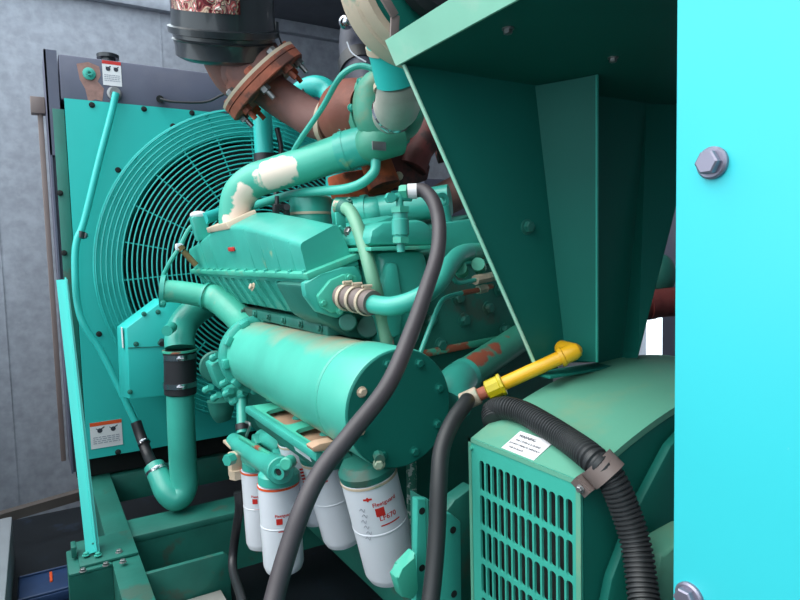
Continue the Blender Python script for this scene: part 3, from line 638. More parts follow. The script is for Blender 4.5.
# canister
mf = thing('exhaust_silencer', 'glossy black ribbed silencer canister wrapped in crinkled printed foil', 'silencer', at(226, 60, Y=2.45))
c = at(226, 58, Y=2.45); Rr = .186
tilt = V((-.13, -.42, 1)).normalized()
obj('can', B().lathe(c, tilt, [(-.01, 0), (-.01, Rr-.03), (0, Rr-.010), (.006, Rr), (.04, Rr), (.06, Rr+.004), (.064, Rr+.010), (.070, Rr+.004), (.082, Rr+.004), (.086, Rr+.020), (.108, Rr+.022), (.112, Rr+.008), (.16, Rr+.004), (.78, Rr+.004), (.78, 0)], 64), BLKP, mf)
fp = []
x0, y0, d0 = frame(tilt); b = B(); rows = []
cen = (EYE-c); a_c = atan2(cen.dot(y0), cen.dot(x0))
for k in range(25):
    a = a_c-.15+(-1.05+1.5*k/24)
    wob = .0
    rows.append([b.bm.verts.new(c+tilt*t_+(x0*cos(a)+y0*sin(a))*rad_) for t_, rad_ in ((.168, Rr+.005), (.168, Rr+.009), (.66, Rr+.009), (.66, Rr+.005))])
for q, w in zip(rows, rows[1:]):
    for k in range(4): b.bm.faces.new((q[k], q[(k+1) % 4], w[(k+1) % 4], w[k]))
obj('foil_wrap', b, FOIL, mf, 'crinkled red and white foil')
obj('latch', B().obox(at(276, 30, Y=2.33), (1, 0, 0), (0, 1, 0), (0, 0, 1), .018, .02, .06, .003).tube(r_((277, 30, 2.3), (281, 42, 2.3), (284, 47, 2.32)), .004, 6), BLKP, mf)
# maroon manifold and rusty castings right of turbo
mm = thing('exhaust_manifold', 'maroon and orange rusted exhaust manifold below the turbocharger', 'manifold', at(395, 195, Y=1.95))
obj('maroon_box', B().prism([at(x, y, Y=1.95) for x, y in ((386, 164), (400, 148), (418, 152), (431, 166), (428, 180), (398, 190), (387, 182))], (0, .14, 0), .008), MAR, mm)
obj('rusty_casting', B().prism([at(x, y, Y=2.0) for x, y in ((344, 172), (372, 168), (388, 176), (394, 198), (350, 200))], (0, .16, 0), .012), RUSTO, mm, 'orange rusted casting')
obj('riser', B().tube(r_((412, 168, 1.95), (420, 150, 1.95), (430, 130, 1.98)), [.055, .05, .07], 18), MAR, mm)
for px, py in ((391, 177), (399, 176)): bolt(mm, at(px, py, Y=1.94), (0, -1, 0), .012, PALE)
obj('brown_pipe', B().cyl(at(428, 208, Y=2.0), at(560, 138, Y=1.8), .066, 28), RUSTP, mm)
obj('flange_ring', B().ring(at(436, 140, Y=2.0), (.8, -.5, .2), .06, .03, .02), MAR, mm)
# grey mid-ground box seen between manifold and stand
obj('far_bank_cover', B().box(at(424, 178, Y=2.3), at(470, 240, Y=2.5), .01), TANK, eng)
# small pieces at the far end of the aftercooler
cs = thing('coolant_fitting', 'capped green stub fitting at the far end of the aftercooler cover', 'fitting', at(205, 235, Y=2.62))
obj('stub', B().bar(at(197, 216, Y=2.62), at(204, 240, Y=2.62), .06, .05, .008), G, cs)
obj('cap', B().ball(at(199, 215, Y=2.62), .028, (1.3, 1, .6)), PAP, cs)
obj('side_port', B().tube(r_((203, 219, 2.6), (225, 212, 2.7), (252, 206, 2.8)), .025, 16), GS, cs)
sf = thing('sensor_fitting', 'small brass sensor with white connector beside the fan guard', 'sensor', at(190, 260, Y=2.75))
obj('body', B().cyl(at(196, 265, Y=2.74), at(183, 251, Y=2.74), .013, 12).cyl(at(182, 250, Y=2.74), at(179, 246, Y=2.74), .018, 12), mat('aged_brass', (150, 116, 80), .5, metal=.4), sf)
obj('connector', B().obox(at(179, 247, Y=2.74), (1, 0, 0), (0, 1, 0), (0, 0, 1), .03, .03, .03, .006), WHT, sf)
obj('lead', B().tube(r_((178, 250, 2.74), (170, 262, 2.74), (163, 276, 2.76)), .009, 8).tube(r_((181, 244, 2.74), (190, 228, 2.74), (202, 220, 2.7)), .009, 8), G, sf)
for (x0_, y0_) in ((258, 200), (279, 198), (283, 208)):
    pass
gl = thing('governor_link', 'black forked linkage behind the intake pipe flange', 'linkage', at(282, 215, Y=2.1))
obj('fork', B().bar(at(276, 205, Y=2.1), at(276, 214, Y=2.1), .022, .02, .003).bar(at(275, 206, Y=2.1), at(288, 208, Y=2.1), .016, .02, .003).bar(at(286, 205, Y=2.1), at(287, 217, Y=2.1), .02, .02, .003), DK, gl)
obj('pin', B().cyl(at(287, 207, Y=2.08), at(287, 207, Y=2.13), .012, 12).cyl(at(277, 196, Y=2.1), at(277, 206, Y=2.1), .008, 10), DK, gl)
# ------------------------------------------------------------------ left lower pipes
lp = thing('lower_radiator_pipe', 'thick vertical green pipe with black clamped coupling and U-bend at the bottom', 'pipe', at(182, 508, Y=2.7))
obj('upper_elbow', B().tube(r_((180, 348, 2.7), (180, 336, 2.72), (185, 322, 2.76), (198, 309, 2.8), (222, 297, 2.84)), .062, 28), G, lp)
obj('tube', B().tube(r_((180, 380, 2.7), (181, 420, 2.7), (183, 465, 2.7), (184, 487, 2.69), (177, 498, 2.68), (167, 492, 2.7), (160, 478, 2.75), (154, 466, 2.8)), [.057, .057, .057, .056, .054, .05, .046, .043], 28), G, lp)
obj('rubber_coupling', B().cyl(at(180, 350, Y=2.7), at(180.5, 394, Y=2.7), .066, 32, ch=.004), DK, lp)
clamp(lp, at(180, 356, Y=2.7), (0, 0, 1), .0665, .022, CHR); clamp(lp, at(180, 384, Y=2.7), (0, 0, 1), .0665, .022, CHR)
obj('end_ring', B().ring(at(180, 350.5, Y=2.7), (0, 0, 1), .06, .012, .008), GR, lp)
clamp(lp, at(158, 471, Y=2.78), at(154, 464, Y=2.8)-at(161, 480, Y=2.75), .049, .014, CHR)
obj('bleed_boss', B().cyl(at(172, 327, Y=2.64), at(167, 331, Y=2.58), .022, 14), G, lp)
xp = thing('bypass_pipe', 'green elbow pipe joining the far collar of the big cylinder', 'pipe', at(255, 330, Y=2.4))
obj('tube', B().tube(r_((162, 291, 2.66), (180, 292, 2.64), (204, 296, 2.60), (217, 299, 2.56), (230, 308, 2.50), (245, 323, 2.40), (256, 338, 2.26)), [.046, .046, .048, .058, .06, .06, .06], 28), GW, xp)
obj('end_flange', B().lathe(at(161, 291, Y=2.68), at(180, 292, Y=2.64)-at(162, 291, Y=2.66), [(0, 0), (0, .068), (.018, .068), (.018, 0)], 28), G, xp)
obj('weld_ring', B().ring(at(207, 296.5, Y=2.59), at(217, 299, Y=2.62)-at(200, 295, Y=2.67), .052, .006, .008), G, xp)
bolt(xp, at(163, 303, Y=2.62), (0, -1, 0), .009, G)
# belt guard box
gb = thing('belt_guard', 'slope-topped green sheet-metal belt guard box in front of the fan guard', 'guard', at(145, 400, Y=2.95))
pf = [at(x, y, Y=2.88) for x, y in ((127, 328), (165, 299), (181, 300), (181, 394), (130, 399))]
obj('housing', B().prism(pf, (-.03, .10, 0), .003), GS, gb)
obj('front_seam', B().bar(at(128, 348, Y=2.877), at(172, 346, Y=2.877), .003, .003), GD, gb)
for px, py in ((144, 314), (158, 312), (136, 344), (130, 392), (160, 343)): bolt(gb, at(px, py, Y=2.878), (0, -1, 0), .008, GD)
lbp = at(122, 338, Y=2.94)
obj('sticker', B().obox((pf[0]+V((-.0165, .05, -.045))), (0, 1, 0), (0, 0, 1), (1, 0, 0), .05, .09, .003), PAP, gb, 'small white sticker on the side')
obj('black_knob', B().cyl(at(162, 341, Y=2.87), at(162, 344, Y=2.82), .012, 12), DK, gb)
# fuel pump cluster
fp = thing('fuel_pump', 'cluttered green fuel pump with bolts behind the cylinder collar', 'pump', at(218, 400, Y=2.42))
c = at(216, 366, Y=2.48)
obj('pump_disc', B().lathe(c, (-.2, -1, 0), [(0, .062), (.02, .066), (.03, .06), (.034, .03)], 28), GD, fp)
obj('pump_body', B().obox(at(220, 372, Y=2.42), (1, 0, .3), (0, 1, 0), (-.3, 0, 1), .07, .10, .11, .012).obox(at(235, 392, Y=2.36), (1, 0, .3), (0, 1, 0), (-.3, 0, 1), .08, .10, .07, .012), G, fp)
for px, py, Y in ((206, 390, 2.38), (214, 398, 2.36), (226, 394, 2.3), (233, 402, 2.3), (223, 384, 2.32), (213, 358, 2.36), (228, 381, 2.3), (240, 396, 2.28)):
    obj('banjo_fitting', B().cyl(at(px, py, Y=Y), at(px+5, py-3, Y=Y-.03), .013, 8).ball(at(px, py, Y=Y), .015), G, fp)
obj('lower_boss', B().tube(r_((221, 400, 2.42), (222, 412, 2.42), (224, 420, 2.42)), [.055, .045, .03], 16), GD, fp)
obj('drop_tube', B().cyl(at(242, 392, Y=2.3), at(242.5, 434, Y=2.2), .021, 16), G, fp)
obj('dark_sleeve', B().cyl(at(242, 424, Y=2.22), at(242.5, 430, Y=2.21), .025, 16), DK, fp)
# ------------------------------------------------------------------ cooler bracket
br = thing('mounting_bracket', 'slotted green bracket shelf with dirt in its pockets below the cylinder', 'bracket', (.6, 1.66, 1.0))
zb = 1.022
DIRT = mat('tan_dirt', (186, 150, 124), .8, var=.15, bump=.4)
def bf(u, v, w): return V((u+.0*v, v, zb-.012+w+(u-.567)*.12))
cells = []
for y0, y1 in ((1.36, 1.61), (1.61, 1.86)):
    cells.append((.575, y0, .70, y1, rrect(.635, (y0+y1)/2, .09, .19, .02)))
obj('shelf', B().holed(bf, cells, .012), GW, br)
obj('pocket_floor', B().box((.585, 1.40, zb-.024), (.70, 1.90, zb-.018)), DIRT, br, 'dirty beige pocket floor')
obj('outer_lip', B().hexa([(.555, 1.345, zb-.014), (.577, 1.345, zb-.014), (.577, 1.92, zb-.014), (.555, 1.92, zb-.014), (.555, 1.345, zb+.008), (.577, 1.345, zb+.008), (.577, 1.92, zb+.008), (.555, 1.92, zb+.008)], .004), G, br)
obj('far_pad', B().box((.578, 1.862, zb-.014), (.70, 1.94, zb+.002), .003), GW, br)
obj('side_web', B().hexa([(.582, 1.38, zb-.058), (.66, 1.38, zb-.058), (.66, 1.88, zb-.055), (.582, 1.88, zb-.055), (.566, 1.38, zb-.014), (.66, 1.38, zb-.036), (.66, 1.90, zb-.036), (.566, 1.90, zb-.014)], .004), GD, br)
obj('side_decal', B().obox(at(302, 452, X=.571), (0, 1, 0), (.36, 0, -1), (1, 0, .36), .11, .024, .002), WHT, br, 'small white plate')
for px, py in ((271, 400), (298, 418), (326, 434)): bolt(br, at(px, py, Z=zb), (0, 0, 1), .013, G)
obj('broken_tip', B().prism([at(x, y, Y=1.33) for x, y in ((312, 448), (320, 444), (334, 441), (335, 445), (326, 451), (314, 452))], (0, .04, 0), .002), DIRT, br)
# ------------------------------------------------------------------ filters
def canister(name, label, top, r, L, lean, logo, lw, tcol=RED):
    "spin-on filter hanging from a head; lean is the drift of its bottom"
    t = thing(name, label, 'filter', top+V(lean)*L, 'white spin-on filters')
    d = V(lean).normalized()
    obj('can', B().lathe(top, d, [(0, r-.004), (.004, r), (.008, r), (L*.43, r), (L*.44, r), (L*.445, r+.001), (L*.455, r+.001), (L*.46, r), (L*.47, r), (L-.03, r), (L-.025, r-.0005), (L-.010, r-.006), (L-.002, r-.020), (L, r*.5), (L, 0)], 48), WHT, t)
    obj('top_seam', B().ring(top+d*.006, d, r, .0015, .006, 48), ORG if tcol is ORG else PALE, t)
    # printing, wrapped on the can
    z = -d; ox = (EYE-top); ox = (ox-z*ox.dot(z)).normalized(); oy = z.cross(ox)
    def wrap(th, h): return lambda x, y: top+z*(-h+y)+(ox*cos(th+x/r)+oy*sin(th+x/r))*(r+.0008)
    def patch(nm, th, h, w, hh, m):
        f = wrap(th, h); b = B(); n = 5; A = [[b.bm.verts.new(f(-w/2+w*i/n, s)) for s in (-hh/2, hh/2)] for i in range(n+1)]
        for i in range(n): b.bm.faces.new((A[i][0], A[i+1][0], A[i+1][1], A[i][1]))
        return obj(nm, b, m, t)
    for kind, th, h in logo:
        if kind == 'logo':
            text(t, 'lettering', 'Fleetguard', r*.2*lw, RED, wrap(th, h))
            patch('red_square', th-.22*lw, h+r*.22*lw, r*.30*lw, r*.30*lw, RED)
            patch('red_rule', th+.05, h+r*.72*lw, r*.7*lw, r*.05, RED)
        if kind == 'num': text(t, 'lettering', 'LF670', r*.26, RED, wrap(th, h))
        if kind == 'columns':
            for dx in (-.22, .22):
                for j in range(7): patch('red_print', th+dx, h+j*r*.17, r*.36, r*.10, RED)
        if kind == 'dot': patch('red_print', th, h, r*.30, r*.07, RED); patch('red_print', th, h, r*.06, r*.16, RED)
        if kind == 'scrawl':
            for j in range(6):
                f = wrap(th+.05*sin(j*2.1), h+j*r*.22)
                obj('pencil_mark', B().tube([f(-.006, 0), f(.0, .006), f(.004, -.003), f(.008, .005)], .0006, 5, 4), GRYL, t)
    return t
ln = V((.30, .05, -1)).normalized()
canister('oil_filter', 'nearest and largest white filter, hanging under the dark cylinder end', at(368, 472, X=.655), .068, .285, V((.25, .04, -1)).normalized(), [('logo', .30, .054), ('num', .30, .092), ('dot', -.25, .032), ('scrawl', -.55, .06)], 1.05)
canister('oil_filter', 'white filter leaning behind the long rubber hose, second from the nearest', at(322, 455, X=.675), .062, .285, V((.25, .04, -1)).normalized(), [('dot', -.2, .05)], 1)
canister('oil_filter', 'white filter with red print columns, farthest of the three leaning ones', at(298, 437, X=.655), .062, .285, V((.25, .04, -1)).normalized(), [('columns', .05, .075), ('dot', -.5, .05)], 1)
canister('fuel_filter', 'upright white filter with red mark, nearer one of the pair on the left', at(278, 481, X=.58), .0595, .275, V((.03, 0, -1)).normalized(), [('logo', .15, .085)], 1, ORG)
canister('fuel_filter', 'upright white filter half hidden at the left of the pair', at(258, 467, X=.62), .058, .285, V((.03, 0, -1)).normalized(), [('logo', -.1, .085)], 1, ORG)
oh = thing('oil_filter_manifold', 'dark green casting the leaning white filters screw into', 'manifold', at(330, 445, X=.68))
for px, py, X, r in ((368, 472, .655, .069), (322, 455, .675, .064), (298, 437, .655, .062)):
    q = at(px, py, X=X); obj('filter_boss', B().lathe(q, -V((.25, .04, -1)), [(.0005, r), (.016, r), (.035, r*.8), (.04, 0)], 40), GD, oh)
obj('gallery', B().bar(at(366, 458, X=.72), at(300, 422, X=.74), .08, .06, .015), GD, oh)
for px, py in ((350, 462), (357, 470), (378, 455), (345, 453)): obj('plug', B().cyl(at(px, py, X=.63), at(px+2, py+5, X=.62), .012, 8), GD, oh)
bolt(oh, at(379, 464, X=.62), (-.5, -1, 0), .010, PALE)
hh = thing('fuel_filter_manifold', 'green double casting above the two upright white filters', 'manifold', at(265, 455, X=.58))
obj('casting', B().tube([at(234, 441, X=.6), at(248, 450, X=.59), at(262, 460, X=.575), at(279, 469, X=.555)], [.030, .032, .033, .036], 20, smooth=False).cyl(at(277, 468, X=.558), at(281, 471, X=.548), .038, 24, ch=.003), G, hh)
obj('top_ridge', B().bar(at(240, 437, X=.585), at(270, 455, X=.56), .012, .012, .003), GR, hh)
obj('web', B().bar(at(247, 456, X=.59), at(262, 466, X=.58), .05, .03, .008), G, hh)
for (px, py, X, r) in ((279, 481, .58, .0605), (259, 467, .62, .057)):
    q = at(px, py, X=X); obj('filter_boss', B().lathe(q, (0, 0, 1), [(.0005, r), (.024, r*.98), (.034, r*.85), (.042, r*.5), (.044, 0)], 36), G, hh)
q = at(279, 472, X=.535)
obj('port', B().lathe(q, (-.8, -.6, 0), [(-.02, .020), (.006, .020), (.006, .012), (0, .012), (0, 0)], 20), G, hh)
obj('port_recess', B().lathe(q, (-.8, -.6, 0), [(.0005, 0), (.0005, .009), (.002, .009), (.002, 0)], 16), DARK, hh)
obj('port_plug', B().lathe(at(286, 464, X=.545), (-.7, -.7, .1), [(-.03, .018), (.002, .018), (.006, .014)], 16), GW, hh)
obj('far_lobe', B().tube([at(262, 437, X=.66), at(272, 441, X=.66), at(284, 450, X=.66)], [.028, .030, .028], 18).bar(at(256, 436, X=.63), at(260, 446, X=.63), .035, .03, .005).bar(at(276, 451, X=.61), at(279, 459, X=.61), .03, .03, .005), G, hh)
obj('mount_pad', B().obox(at(236, 443, X=.60), (0, 1, 0), (0, 0, 1), (1, 0, 0), .10, .012, .07, .003), PALE, hh)
sv = thing('shutoff_valve', 'dusty grey shut-off valve left of the upright white filters', 'valve', at(236, 480, X=.56))
obj('valve_body', B().obox(at(235, 465, X=.56), (0, 1, 0), (0, 0, 1), (1, 0, 0), .05, .09, .04, .008), PALE, sv)
obj('hex_nut', B().lathe(at(237, 478, X=.56), (0, 0, 1), [(0, .026), (.03, .026)], 6), PALE, sv)
obj('lever', B().tube([at(246, 437, X=.6), at(250, 425, X=.6), at(246, 422, X=.6)], .005, 8), BARE, sv)
obj('green_nut', B().lathe(at(233, 458, X=.54), (-1, -.6, 0), [(0, .02), (.03, .02)], 6), G, sv)
solo('fuel_hose', B().tube([at(238, 492, X=.56), at(239, 510, X=.56), at(234, 545, X=.55), at(233, 570, X=.53), at(242, 600, X=.5), at(250, 640, X=.47)], .015, 14), DK, 'thin black hose dropping from the dusty shut-off valve', 'hose')
# ------------------------------------------------------------------ feed pipes on the rear
it = thing('injector_line', 'thin bright green fuel line bent down the dark engine side', 'pipe', at(421, 350, Y=1.25))
obj('tube', B().tube(r_((420, 354, 1.25), (429, 330, 1.25), (440, 304, 1.25), (448, 297, 1.26), (462, 293, 1.27)), .0062, 10), G, it)
obj('rusty_end', B().tube(r_((462, 293, 1.27), (478, 290, 1.28), (492, 286, 1.29)), .007, 10), GR, it)
obj('nut', B().cyl(at(478, 290, Y=1.28), at(486, 288, Y=1.285), .012, 6), PALE, it)
it = thing('injector_line', 'short green fuel line elbow just under the coolant tube', 'pipe', at(455, 285, Y=1.27))
obj('tube', B().tube(r_((450, 268, 1.27), (453, 278, 1.26), (460, 283, 1.26), (475, 280, 1.27)), .006, 10), G, it)
obj('nut', B().cyl(at(475, 280, Y=1.27), at(500, 275, Y=1.3), .013, 8), PALE, it)
it = obj('injector_boss', B().cyl(at(462, 272, Y=1.31), at(460, 268, Y=1.28), .018, 12).cyl(at(480, 268, Y=1.31), at(478, 264, Y=1.28), .018, 12), GR, eng)
# speckled drop pipe
solo('speckled_pipe', B().cyl(at(411, 447, Y=1.32), at(413, 575, Y=1.32), .0135, 14), mat('paint_spattered_green', (70, 140, 120), .5, var=.2, patch=(215, 220, 215), pthr=.53, pscale=60, pw=.02), 'narrow vertical green pipe with white paint speckles right of the nearest filter', 'pipe')
# mount plates
mp = thing('engine_mount', 'green bolted mount plates between filter and louvred alternator', 'bracket', at(430, 600, Y=1.05))
def plate(pts, Y, th, m, nm, holes):
    o = obj(nm, B().prism([at(x, y, Y=Y) for x, y in pts], (0, th, 0), .003), m, mp)
    for hx, hy in holes:
        q = at(hx, hy, Y=Y); obj('bolt_hole', B().lathe(q-V((0, .0008, 0)), (0, 1, 0), [(0, .003), (0, .0075), (.003, .0075), (.003, 0)], 16), DARK, mp)
plate(((417, 499), (428, 499), (436, 504), (441, 640), (415, 640), (417, 560)), 1.05, .02, G, 'left_plate', ((422, 511), (422, 568)))
plate(((440, 513), (452, 514), (461, 522), (462, 640), (440, 640)), .99, .02, G, 'right_plate', ((453, 530), (454, 594)))
obj('web', B().prism([at(x, y, Y=1.04) for x, y in ((428, 500), (442, 514), (450, 640), (430, 640))], (0, .07, 0)), GD, mp)
obj('ear', B().prism([at(x, y, Y=1.02) for x, y in ((396, 578), (404, 570), (416, 552), (419, 590), (414, 600), (402, 598))], (0, .03, 0), .005), GW, mp)
obj('bell_side', B().prism([at(x, y, Y=1.06) for x, y in ((440, 520), (455, 500), (474, 486), (476, 640), (445, 640))], (0, .04, 0), .005), GD, mp)
# ------------------------------------------------------------------ alternator
al = thing('alternator', 'green alternator with louvred side panel and arched top', 'alternator', (1.1, .85, .2))
def arch(x): return 1.250-.113*((1.17-x)/.455)**2
X0, X1, Yn, Yf = .716, 1.56, .66, .945
xs = [X0+(X1-X0)*k/28 for k in range(29)]
poly = [(x, Yn, arch(x)) for x in xs]+[(x, Yn, arch(x)-.012) for x in xs[::-1]]
bb = B().prism(poly, (0, Yf-Yn, 0)); obj('top_cover', bb, GA, al)
poly = [(X0+.005, Yn+.001, .2), (X0+.005, Yn+.001, arch(X0+.005)-.0125)]+[(x, Yn+.001, arch(x)-.0125) for x in xs if x > X0+.004]+[(X1, Yn+.001, .2)]
obj('end_wall', B().prism(poly, (0, .008, 0)), GB, al); obj('far_wall', B().prism([(x, Yf-.01, z) for x, _, z in poly], (0, .008, 0)), GD, al)  # dark paint on the near end carries the cabinet's shade
obj('dark_core', B().box((.75, Yn+.012, .2), (1.5, Yf-.012, 1.09)), DARK, al)
cells = []; ny, nz = 13, 12
ya, yb = Yn+.014, Yf-.030; cw = (yb-ya)/ny; ztop = 1.108; chh = .068
for i in range(ny):
    for j in range(nz):
        yc = ya+cw*(i+.5); zc = ztop-chh*(j+.5); cells.append((yc-cw/2, zc-chh/2, yc+cw/2, zc+chh/2, rrect(yc, zc, cw*.76, chh*.88, cw*.30)))
b = B().holed(lambda u, v, w: V((X0-.004+w, u, v)), cells, .005)
zb0 = ztop-chh*nz
b.box((X0-.004, Yn, ztop), (X0+.002, Yf, 1.139)); b.box((X0-.004, Yn, zb0), (X0+.002, ya, ztop)); b.box((X0-.004, yb, zb0), (X0+.002, Yf, ztop))
obj('louvre_panel', b, mat('louvre_green_paint', (58, 164, 146), .45, var=.06, bump=.05), al)
obj('panel_edge', B().box((X0-.0055, Yn-.002, zb0), (X0-.004, Yn+.008, 1.141)).box((X0-.0055, Yf-.008, zb0), (X0-.004, Yf, 1.141)).box((X0-.0055, Yn, 1.133), (X0-.004, Yf, 1.141)), GA, al)
bolt(al, (X0-.0045, Yf-.010, 1.122), (-1, 0, 0), .004, GW)
obj('end_bell', B().prism([at(x, y, Y=.64) for x, y in ((690, 425), (671, 446), (640, 505), (612, 580), (600, 640), (760, 700))], (0, .018, 0), .004), GB, al)  # same dark paint, standing in for shade from the cabinet
obj('bell_foot', B().prism([at(x, y, Y=.57) for x, y in ((700, 530), (678, 545), (662, 556), (654, 600), (658, 650), (760, 700))], (0, .05, 0), .006), GA, al)
lc = at(531, 446, Z=1.168)
ux = (at(556, 452, Z=1.165)-at(512, 436, Z=1.16)).normalized()
nn = V((-arch(lc.x+.01)+arch(lc.x-.01), 0, .02)).normalized(); ux = V((0, -1, 0)); uy = nn.cross(ux)
cc = V((.744, .815, arch(.744)+.0012))
lb = obj('warning_label', B().obox(cc, ux, uy, nn, .085, .052, .0012), PAP, al)
def lf(x, y): return cc+ux*x+uy*y+nn*.0012
text(lb, 'lettering', 'WARNING', .009, INK, lambda x, y: lf(x-.012, y+.012))
text(lb, 'lettering', 'THIS COVER IS A GUARD', .0058, INK, lambda x, y: lf(x, y+.001))
text(lb, 'lettering', 'DO NOT OPERATE WITHOUT', .0058, INK, lambda x, y: lf(x, y-.009))
text(lb, 'lettering', 'THIS IN PLACE', .0058, INK, lambda x, y: lf(x-.012, y-.019))
# ------------------------------------------------------------------ conduit and strap
cd = thing('corrugated_conduit', 'black corrugated conduit arching over the alternator and down its front', 'conduit', at(650, 598, Y=.55))
def on_hood(px, py, off):
    "where the sight line comes within off of the arched cover"
    best = at(px, py, Y=.66)
    for k in range(200):
        q = at(px, py, Y=.60+.36*k/199)
        if q.z-(arch(q.x) if q.x > X0 else arch(X0)) < off: return q
    return at(px, py, Y=.93)
ctl = [at(494, 422, X=.77), at(493, 411, Y=.96)]+[on_hood(x, y, .0235) for x, y in ((506, 408), (524, 413), (545, 425), (568, 440))]+[at(x, y, Y=Y) for x, y, Y in ((592, 458, .648), (611, 478, .622), (627, 515, .60), (637, 550, .58), (644, 600, .55), (655, 670, .5))]
m = len(ctl); P = []
for i in range(m-1):
    a, b_, c_, d_ = ctl[max(0, i-1)], ctl[i], ctl[i+1], ctl[min(m-1, i+2)]
    for k in range(40):
        t_ = k/40; P.append(.5*((2*b_)+(c_-a)*t_+(2*a-5*b_+4*c_-d_)*t_*t_+(3*b_-a-3*c_+d_)*t_**3))
# equal steps
D = [0]
for p_, q_ in zip(P, P[1:]): D.append(D[-1]+(q_-p_).length)
pitch = .0072; N_ = int(D[-1]/pitch*5); PP, QQ = [], []; j = 0
for i in range(N_):
    s_ = D[-1]*i/(N_-1)
    while j < len(D)-2 and D[j+1] < s_: j += 1
    PP.append(P[j].lerp(P[j+1], (s_-D[j])/max(1e-9, D[j+1]-D[j])))
    ph = i % 5; QQ.append(.0228 if ph in (1, 2, 3) else .0198)
obj('corrugated_tube', B().sweep(PP, QQ, 24), HOSE2, cd)
st = thing('conduit_strap', 'flat grey strap clamping the corrugated conduit to the alternator corner', 'clamp', at(580, 490, Y=.66))
sc_ = at(603, 469, Y=.634); sax = (at(611, 478, Y=.622)-at(592, 458, Y=.648)).normalized()
x1, y1, _ = frame(sax); outv = (EYE-sc_); outv = (outv-sax*outv.dot(sax)).normalized(); upv = sax.cross(outv)
b = B(); arc = []
for k in range(17):
    a = radians(-115+230*k/16); arc.append(sc_+(outv*cos(a)+upv*sin(a))*.0262)
lowend = arc[0] if (arc[0]-EYE).dot(rt) < (arc[-1]-EYE).dot(rt) else arc[-1]
if lowend is arc[-1]: arc = arc[::-1]
arc = [at(579, 489, X=.708), at(584, 484, X=.705)]+arc
rows = []
for i, p_ in enumerate(arc):
    o_ = (p_-sc_); o_ = (o_-sax*o_.dot(sax)).normalized()*.003
    rows.append([b.bm.verts.new(p_-sax*.015), b.bm.verts.new(p_+sax*.015), b.bm.verts.new(p_+sax*.015+o_), b.bm.verts.new(p_-sax*.015+o_)])
for q_, w_ in zip(rows, rows[1:]):
    for k in range(4): b.bm.faces.new((q_[k], q_[(k+1) % 4], w_[(k+1) % 4], w_[k]))
b.bm.faces.new(rows[0]); b.bm.faces.new(rows[-1])
obj('band', b, STRAP, st)
bolt(st, at(580, 489, X=.703), (-1, -.2, 0), .005, BARE)
# ------------------------------------------------------------------ yellow pipe and its hose
yp = thing('yellow_pipe', 'short yellow pipe with elbow and union behind the corrugated conduit', 'pipe', at(495, 388, Y=.99))
ya_, yb_ = at(496, 387, Y=.99), at(566, 355, Y=.90)
dy = (yb_-ya_).normalized()
obj('pipe', B().cyl(ya_, yb_, .0145, 24), YEL, yp)
obj('union', B().lathe(ya_-dy*.022, dy, [(0, .016), (.003, .0215), (.03, .0215), (.032, .024), (.038, .024), (.040, .016)], 10), YELG, yp)
obj('elbow', B().lathe(yb_-dy*.014, dy, [(0, .0165), (.0, .0205), (.008, .0205), (.010, .018), (.03, .018), (.042, .014), (.048, .006), (.049, 0)], 24).cyl(yb_+dy*.018, yb_+dy*.018+V((.01, .045, 0)), .017, 20), YEL, yp)
obj('rusty_nipple', B().cyl(ya_-dy*.04, ya_-dy*.018, .0135, 16), RUST, yp)
bh = thing('gas_hose', 'black rubber hose dropping from the yellow pipe between filter and louvres', 'hose', at(434, 598, Y=.9))
hd = ya_-dy*.04
obj('tube', B().tube([hd-dy*.028, at(466, 403, Y=.99), at(453, 421, Y=.97), at(442, 448, Y=.95), at(439, 480, Y=.93), at(437, 530, Y=.91), at(433, 580, Y=.89), at(424, 650, Y=.86)], .0165, 18), HOSE2, bh)
obj('ferrule', B().cyl(hd-dy*.040, hd, .0195, 18, ch=.002), PALE, bh, 'pale crimped ferrule')
# ------------------------------------------------------------------ air-box stand
sd_ = thing('sheet_metal_stand', 'tall dark green sheet-metal stand with shelf above the alternator', 'stand', (1.07, .95, 1.26))
zt = 1.838
bp = [at(533, 363, Y=.95), at(636, 362, Y=.95), at(672, 209, Y=.95)]
e_ = (bp[2]-bp[1]); topR = bp[1]+e_*((zt-bp[1].z)/e_.z)
topL = at(403, 65, Y=.95); topL.z = zt
obj('back_sheet', B().prism([bp[0], bp[1], topR, topL], (0, .004, 0)), GB, sd_)
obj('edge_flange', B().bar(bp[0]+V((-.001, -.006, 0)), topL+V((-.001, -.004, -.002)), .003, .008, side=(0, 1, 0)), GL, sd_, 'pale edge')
gt, gb_ = at(535, 88, Y=.948), at(566, 360, Y=.948)
gt.z = zt-.002
ft = at(597, 41, Y=.83)
pn_ = (ft-gt).cross(gb_-gt)
def on_plane(px, py):
    D_ = at(px, py, Y=1.0)-EYE; return EYE+D_*((gt-EYE).dot(pn_)/D_.dot(pn_))
fb = on_plane(597, 362); ft = ft+(ft-fb)*((zt-.002-ft.z)/(ft.z-fb.z))
nrm = (ft-gt).cross(gb_-gt).normalized()*.0025
obj('gusset', B().prism([gt, ft, fb, gb_], nrm), GB, sd_)
obj('gusset_edge', B().bar(ft, fb, .004, .004), G, sd_)
g2t, g2b = at(646, 92, Y=.948), at(622, 358, Y=.948)
rs = topR
f2b = at(637, 358, Y=.90); f2t = at(675, 207, Y=.90); f2t = f2b+(f2t-f2b)*((zt-.002-f2b.z)/(f2t.z-f2b.z))
g2t.z = zt-.002
obj('side_wing', B().prism([g2t, f2t, f2b, g2b], (.003, 0, 0)), GB, sd_)
obj('foot', B().obox(at(592, 362, Y=.93)+V((0, 0, -.012)), (1, 0, 0), (0, 1, 0), (0, 0, 1), .30, .05, .006, .001), GB, sd_)
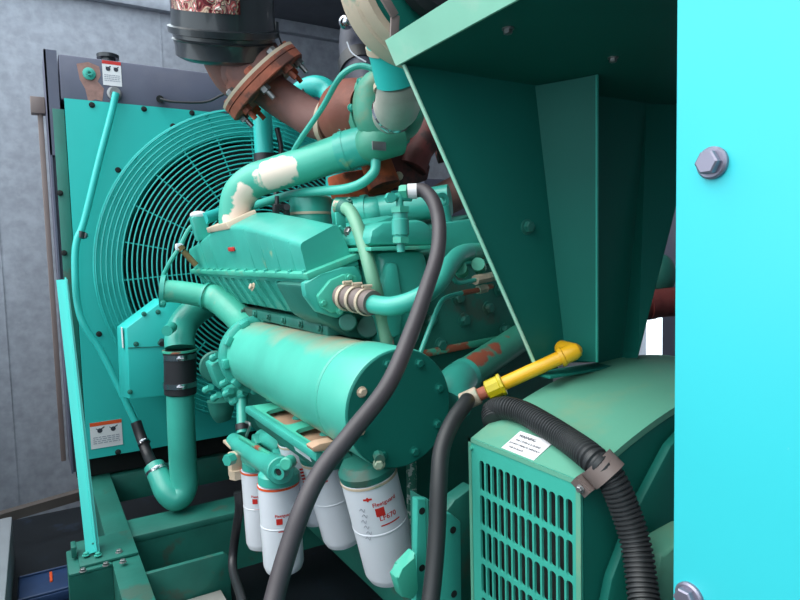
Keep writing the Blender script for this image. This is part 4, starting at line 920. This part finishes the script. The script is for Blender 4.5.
obj('shelf', B().hexa([(.578, .45, zt), (1.66, .45, zt), (1.66, .956, zt), (.578, .956, zt), (.578, .45, zt+.004), (1.66, .45, zt+.004), (1.66, .956, zt+.004), (.578, .956, zt+.004)]), GB, sd_)
obj('shelf_lip', B().hexa([(.574, .45, zt-.003), (.578, .45, zt-.003), (.578, .956, zt-.003), (.574, .956, zt-.003), (.553, .45, zt+.038), (.556, .45, zt+.040), (.556, .956, zt+.040), (.553, .956, zt+.038)]), GL, sd_, 'turned-up lip, its sunlight painted in pale green')
for px, py, m_ in ((508, 29, WHT), (613, 58, WHT)): bolt(sd_, at(px, py, Z=zt-.001), (0, 0, -1), .007, BARE)
bolt(sd_, at(527, 227, Y=.949), (0, -1, 0), .012, GD)
# ------------------------------------------------------------------ cyan cabinet panel at right
pn = thing('control_cabinet', 'bright cyan steel cabinet side panel with bolts at the right edge', 'cabinet', (.64, .1, 0))
obj('side_panel', B().box((.60, -.5, .05), (.66, .42, 2.3), .003), GC, pn)
obj('cabinet_body', B().box((.661, -.5, .05), (.70, .40, 2.3)), GB, pn)
for px, py in ((713, 163), (690, 597)):
    q = at(px, py, X=.5995)
    obj('bolt', B().lathe(q, (-1, 0, 0), [(-.001, .0165), (.003, .0165), (.005, .0145)], 32).lathe(q+V((-.004, 0, 0)), (-1, 0, 0), [(0, .0125), (.008, .0125), (.0095, .0105)], 6), mat('dull_violet_steel', (138, 134, 150), .4, metal=.6, var=.1), pn)
# ------------------------------------------------------------------ things seen through the gap at right
gp = thing('frame_post', 'dark grey upright post glimpsed between stand and cabinet', 'post', (2.3, 1.62, 0))
qa = at(669, 240, X=2.2)
obj('post', B().box((2.2, qa.y-.035, .0), (2.26, qa.y+.03, 2.4), .004), TANK, gp)
solo('outlet_pipe', B().cyl(at(634, 306, X=1.75), at(690, 300, X=1.95), .05, 20).cyl(at(646, 304, X=1.79), at(652, 303, X=1.81), .056, 20), MAR, 'dark brown pipe end seen in the gap beside the stand', 'pipe')
solo('tail_fitting', B().ball(at(658, 275, X=1.9), .06, (1, 1, 1.3)), GD, 'round dark green fitting above the brown pipe end in the gap', 'fitting')
# ------------------------------------------------------------------ light
w = bpy.data.worlds.new('world'); bpy.context.scene.world = w; w.use_nodes = True
bg = w.node_tree.nodes['Background']; bg.inputs['Color'].default_value = (.80, .92, 1.0, 1); bg.inputs['Strength'].default_value = 2.25
sun = bpy.data.lights.new('sun', 'SUN'); so = bpy.data.objects.new('sun', sun); COL.objects.link(so)
sun.energy = 3.2; sun.angle = radians(60); sun.color = (1, .97, .92)
so.rotation_euler = V((-.60, .03, .84)).to_track_quat('Z', 'Y').to_euler(); so.location = (-3, 1, 3)
sc = bpy.context.scene
sc.view_settings.view_transform = 'Standard'; sc.view_settings.look = 'None'; sc.view_settings.gamma = 1; sc.view_settings.exposure = 0.08
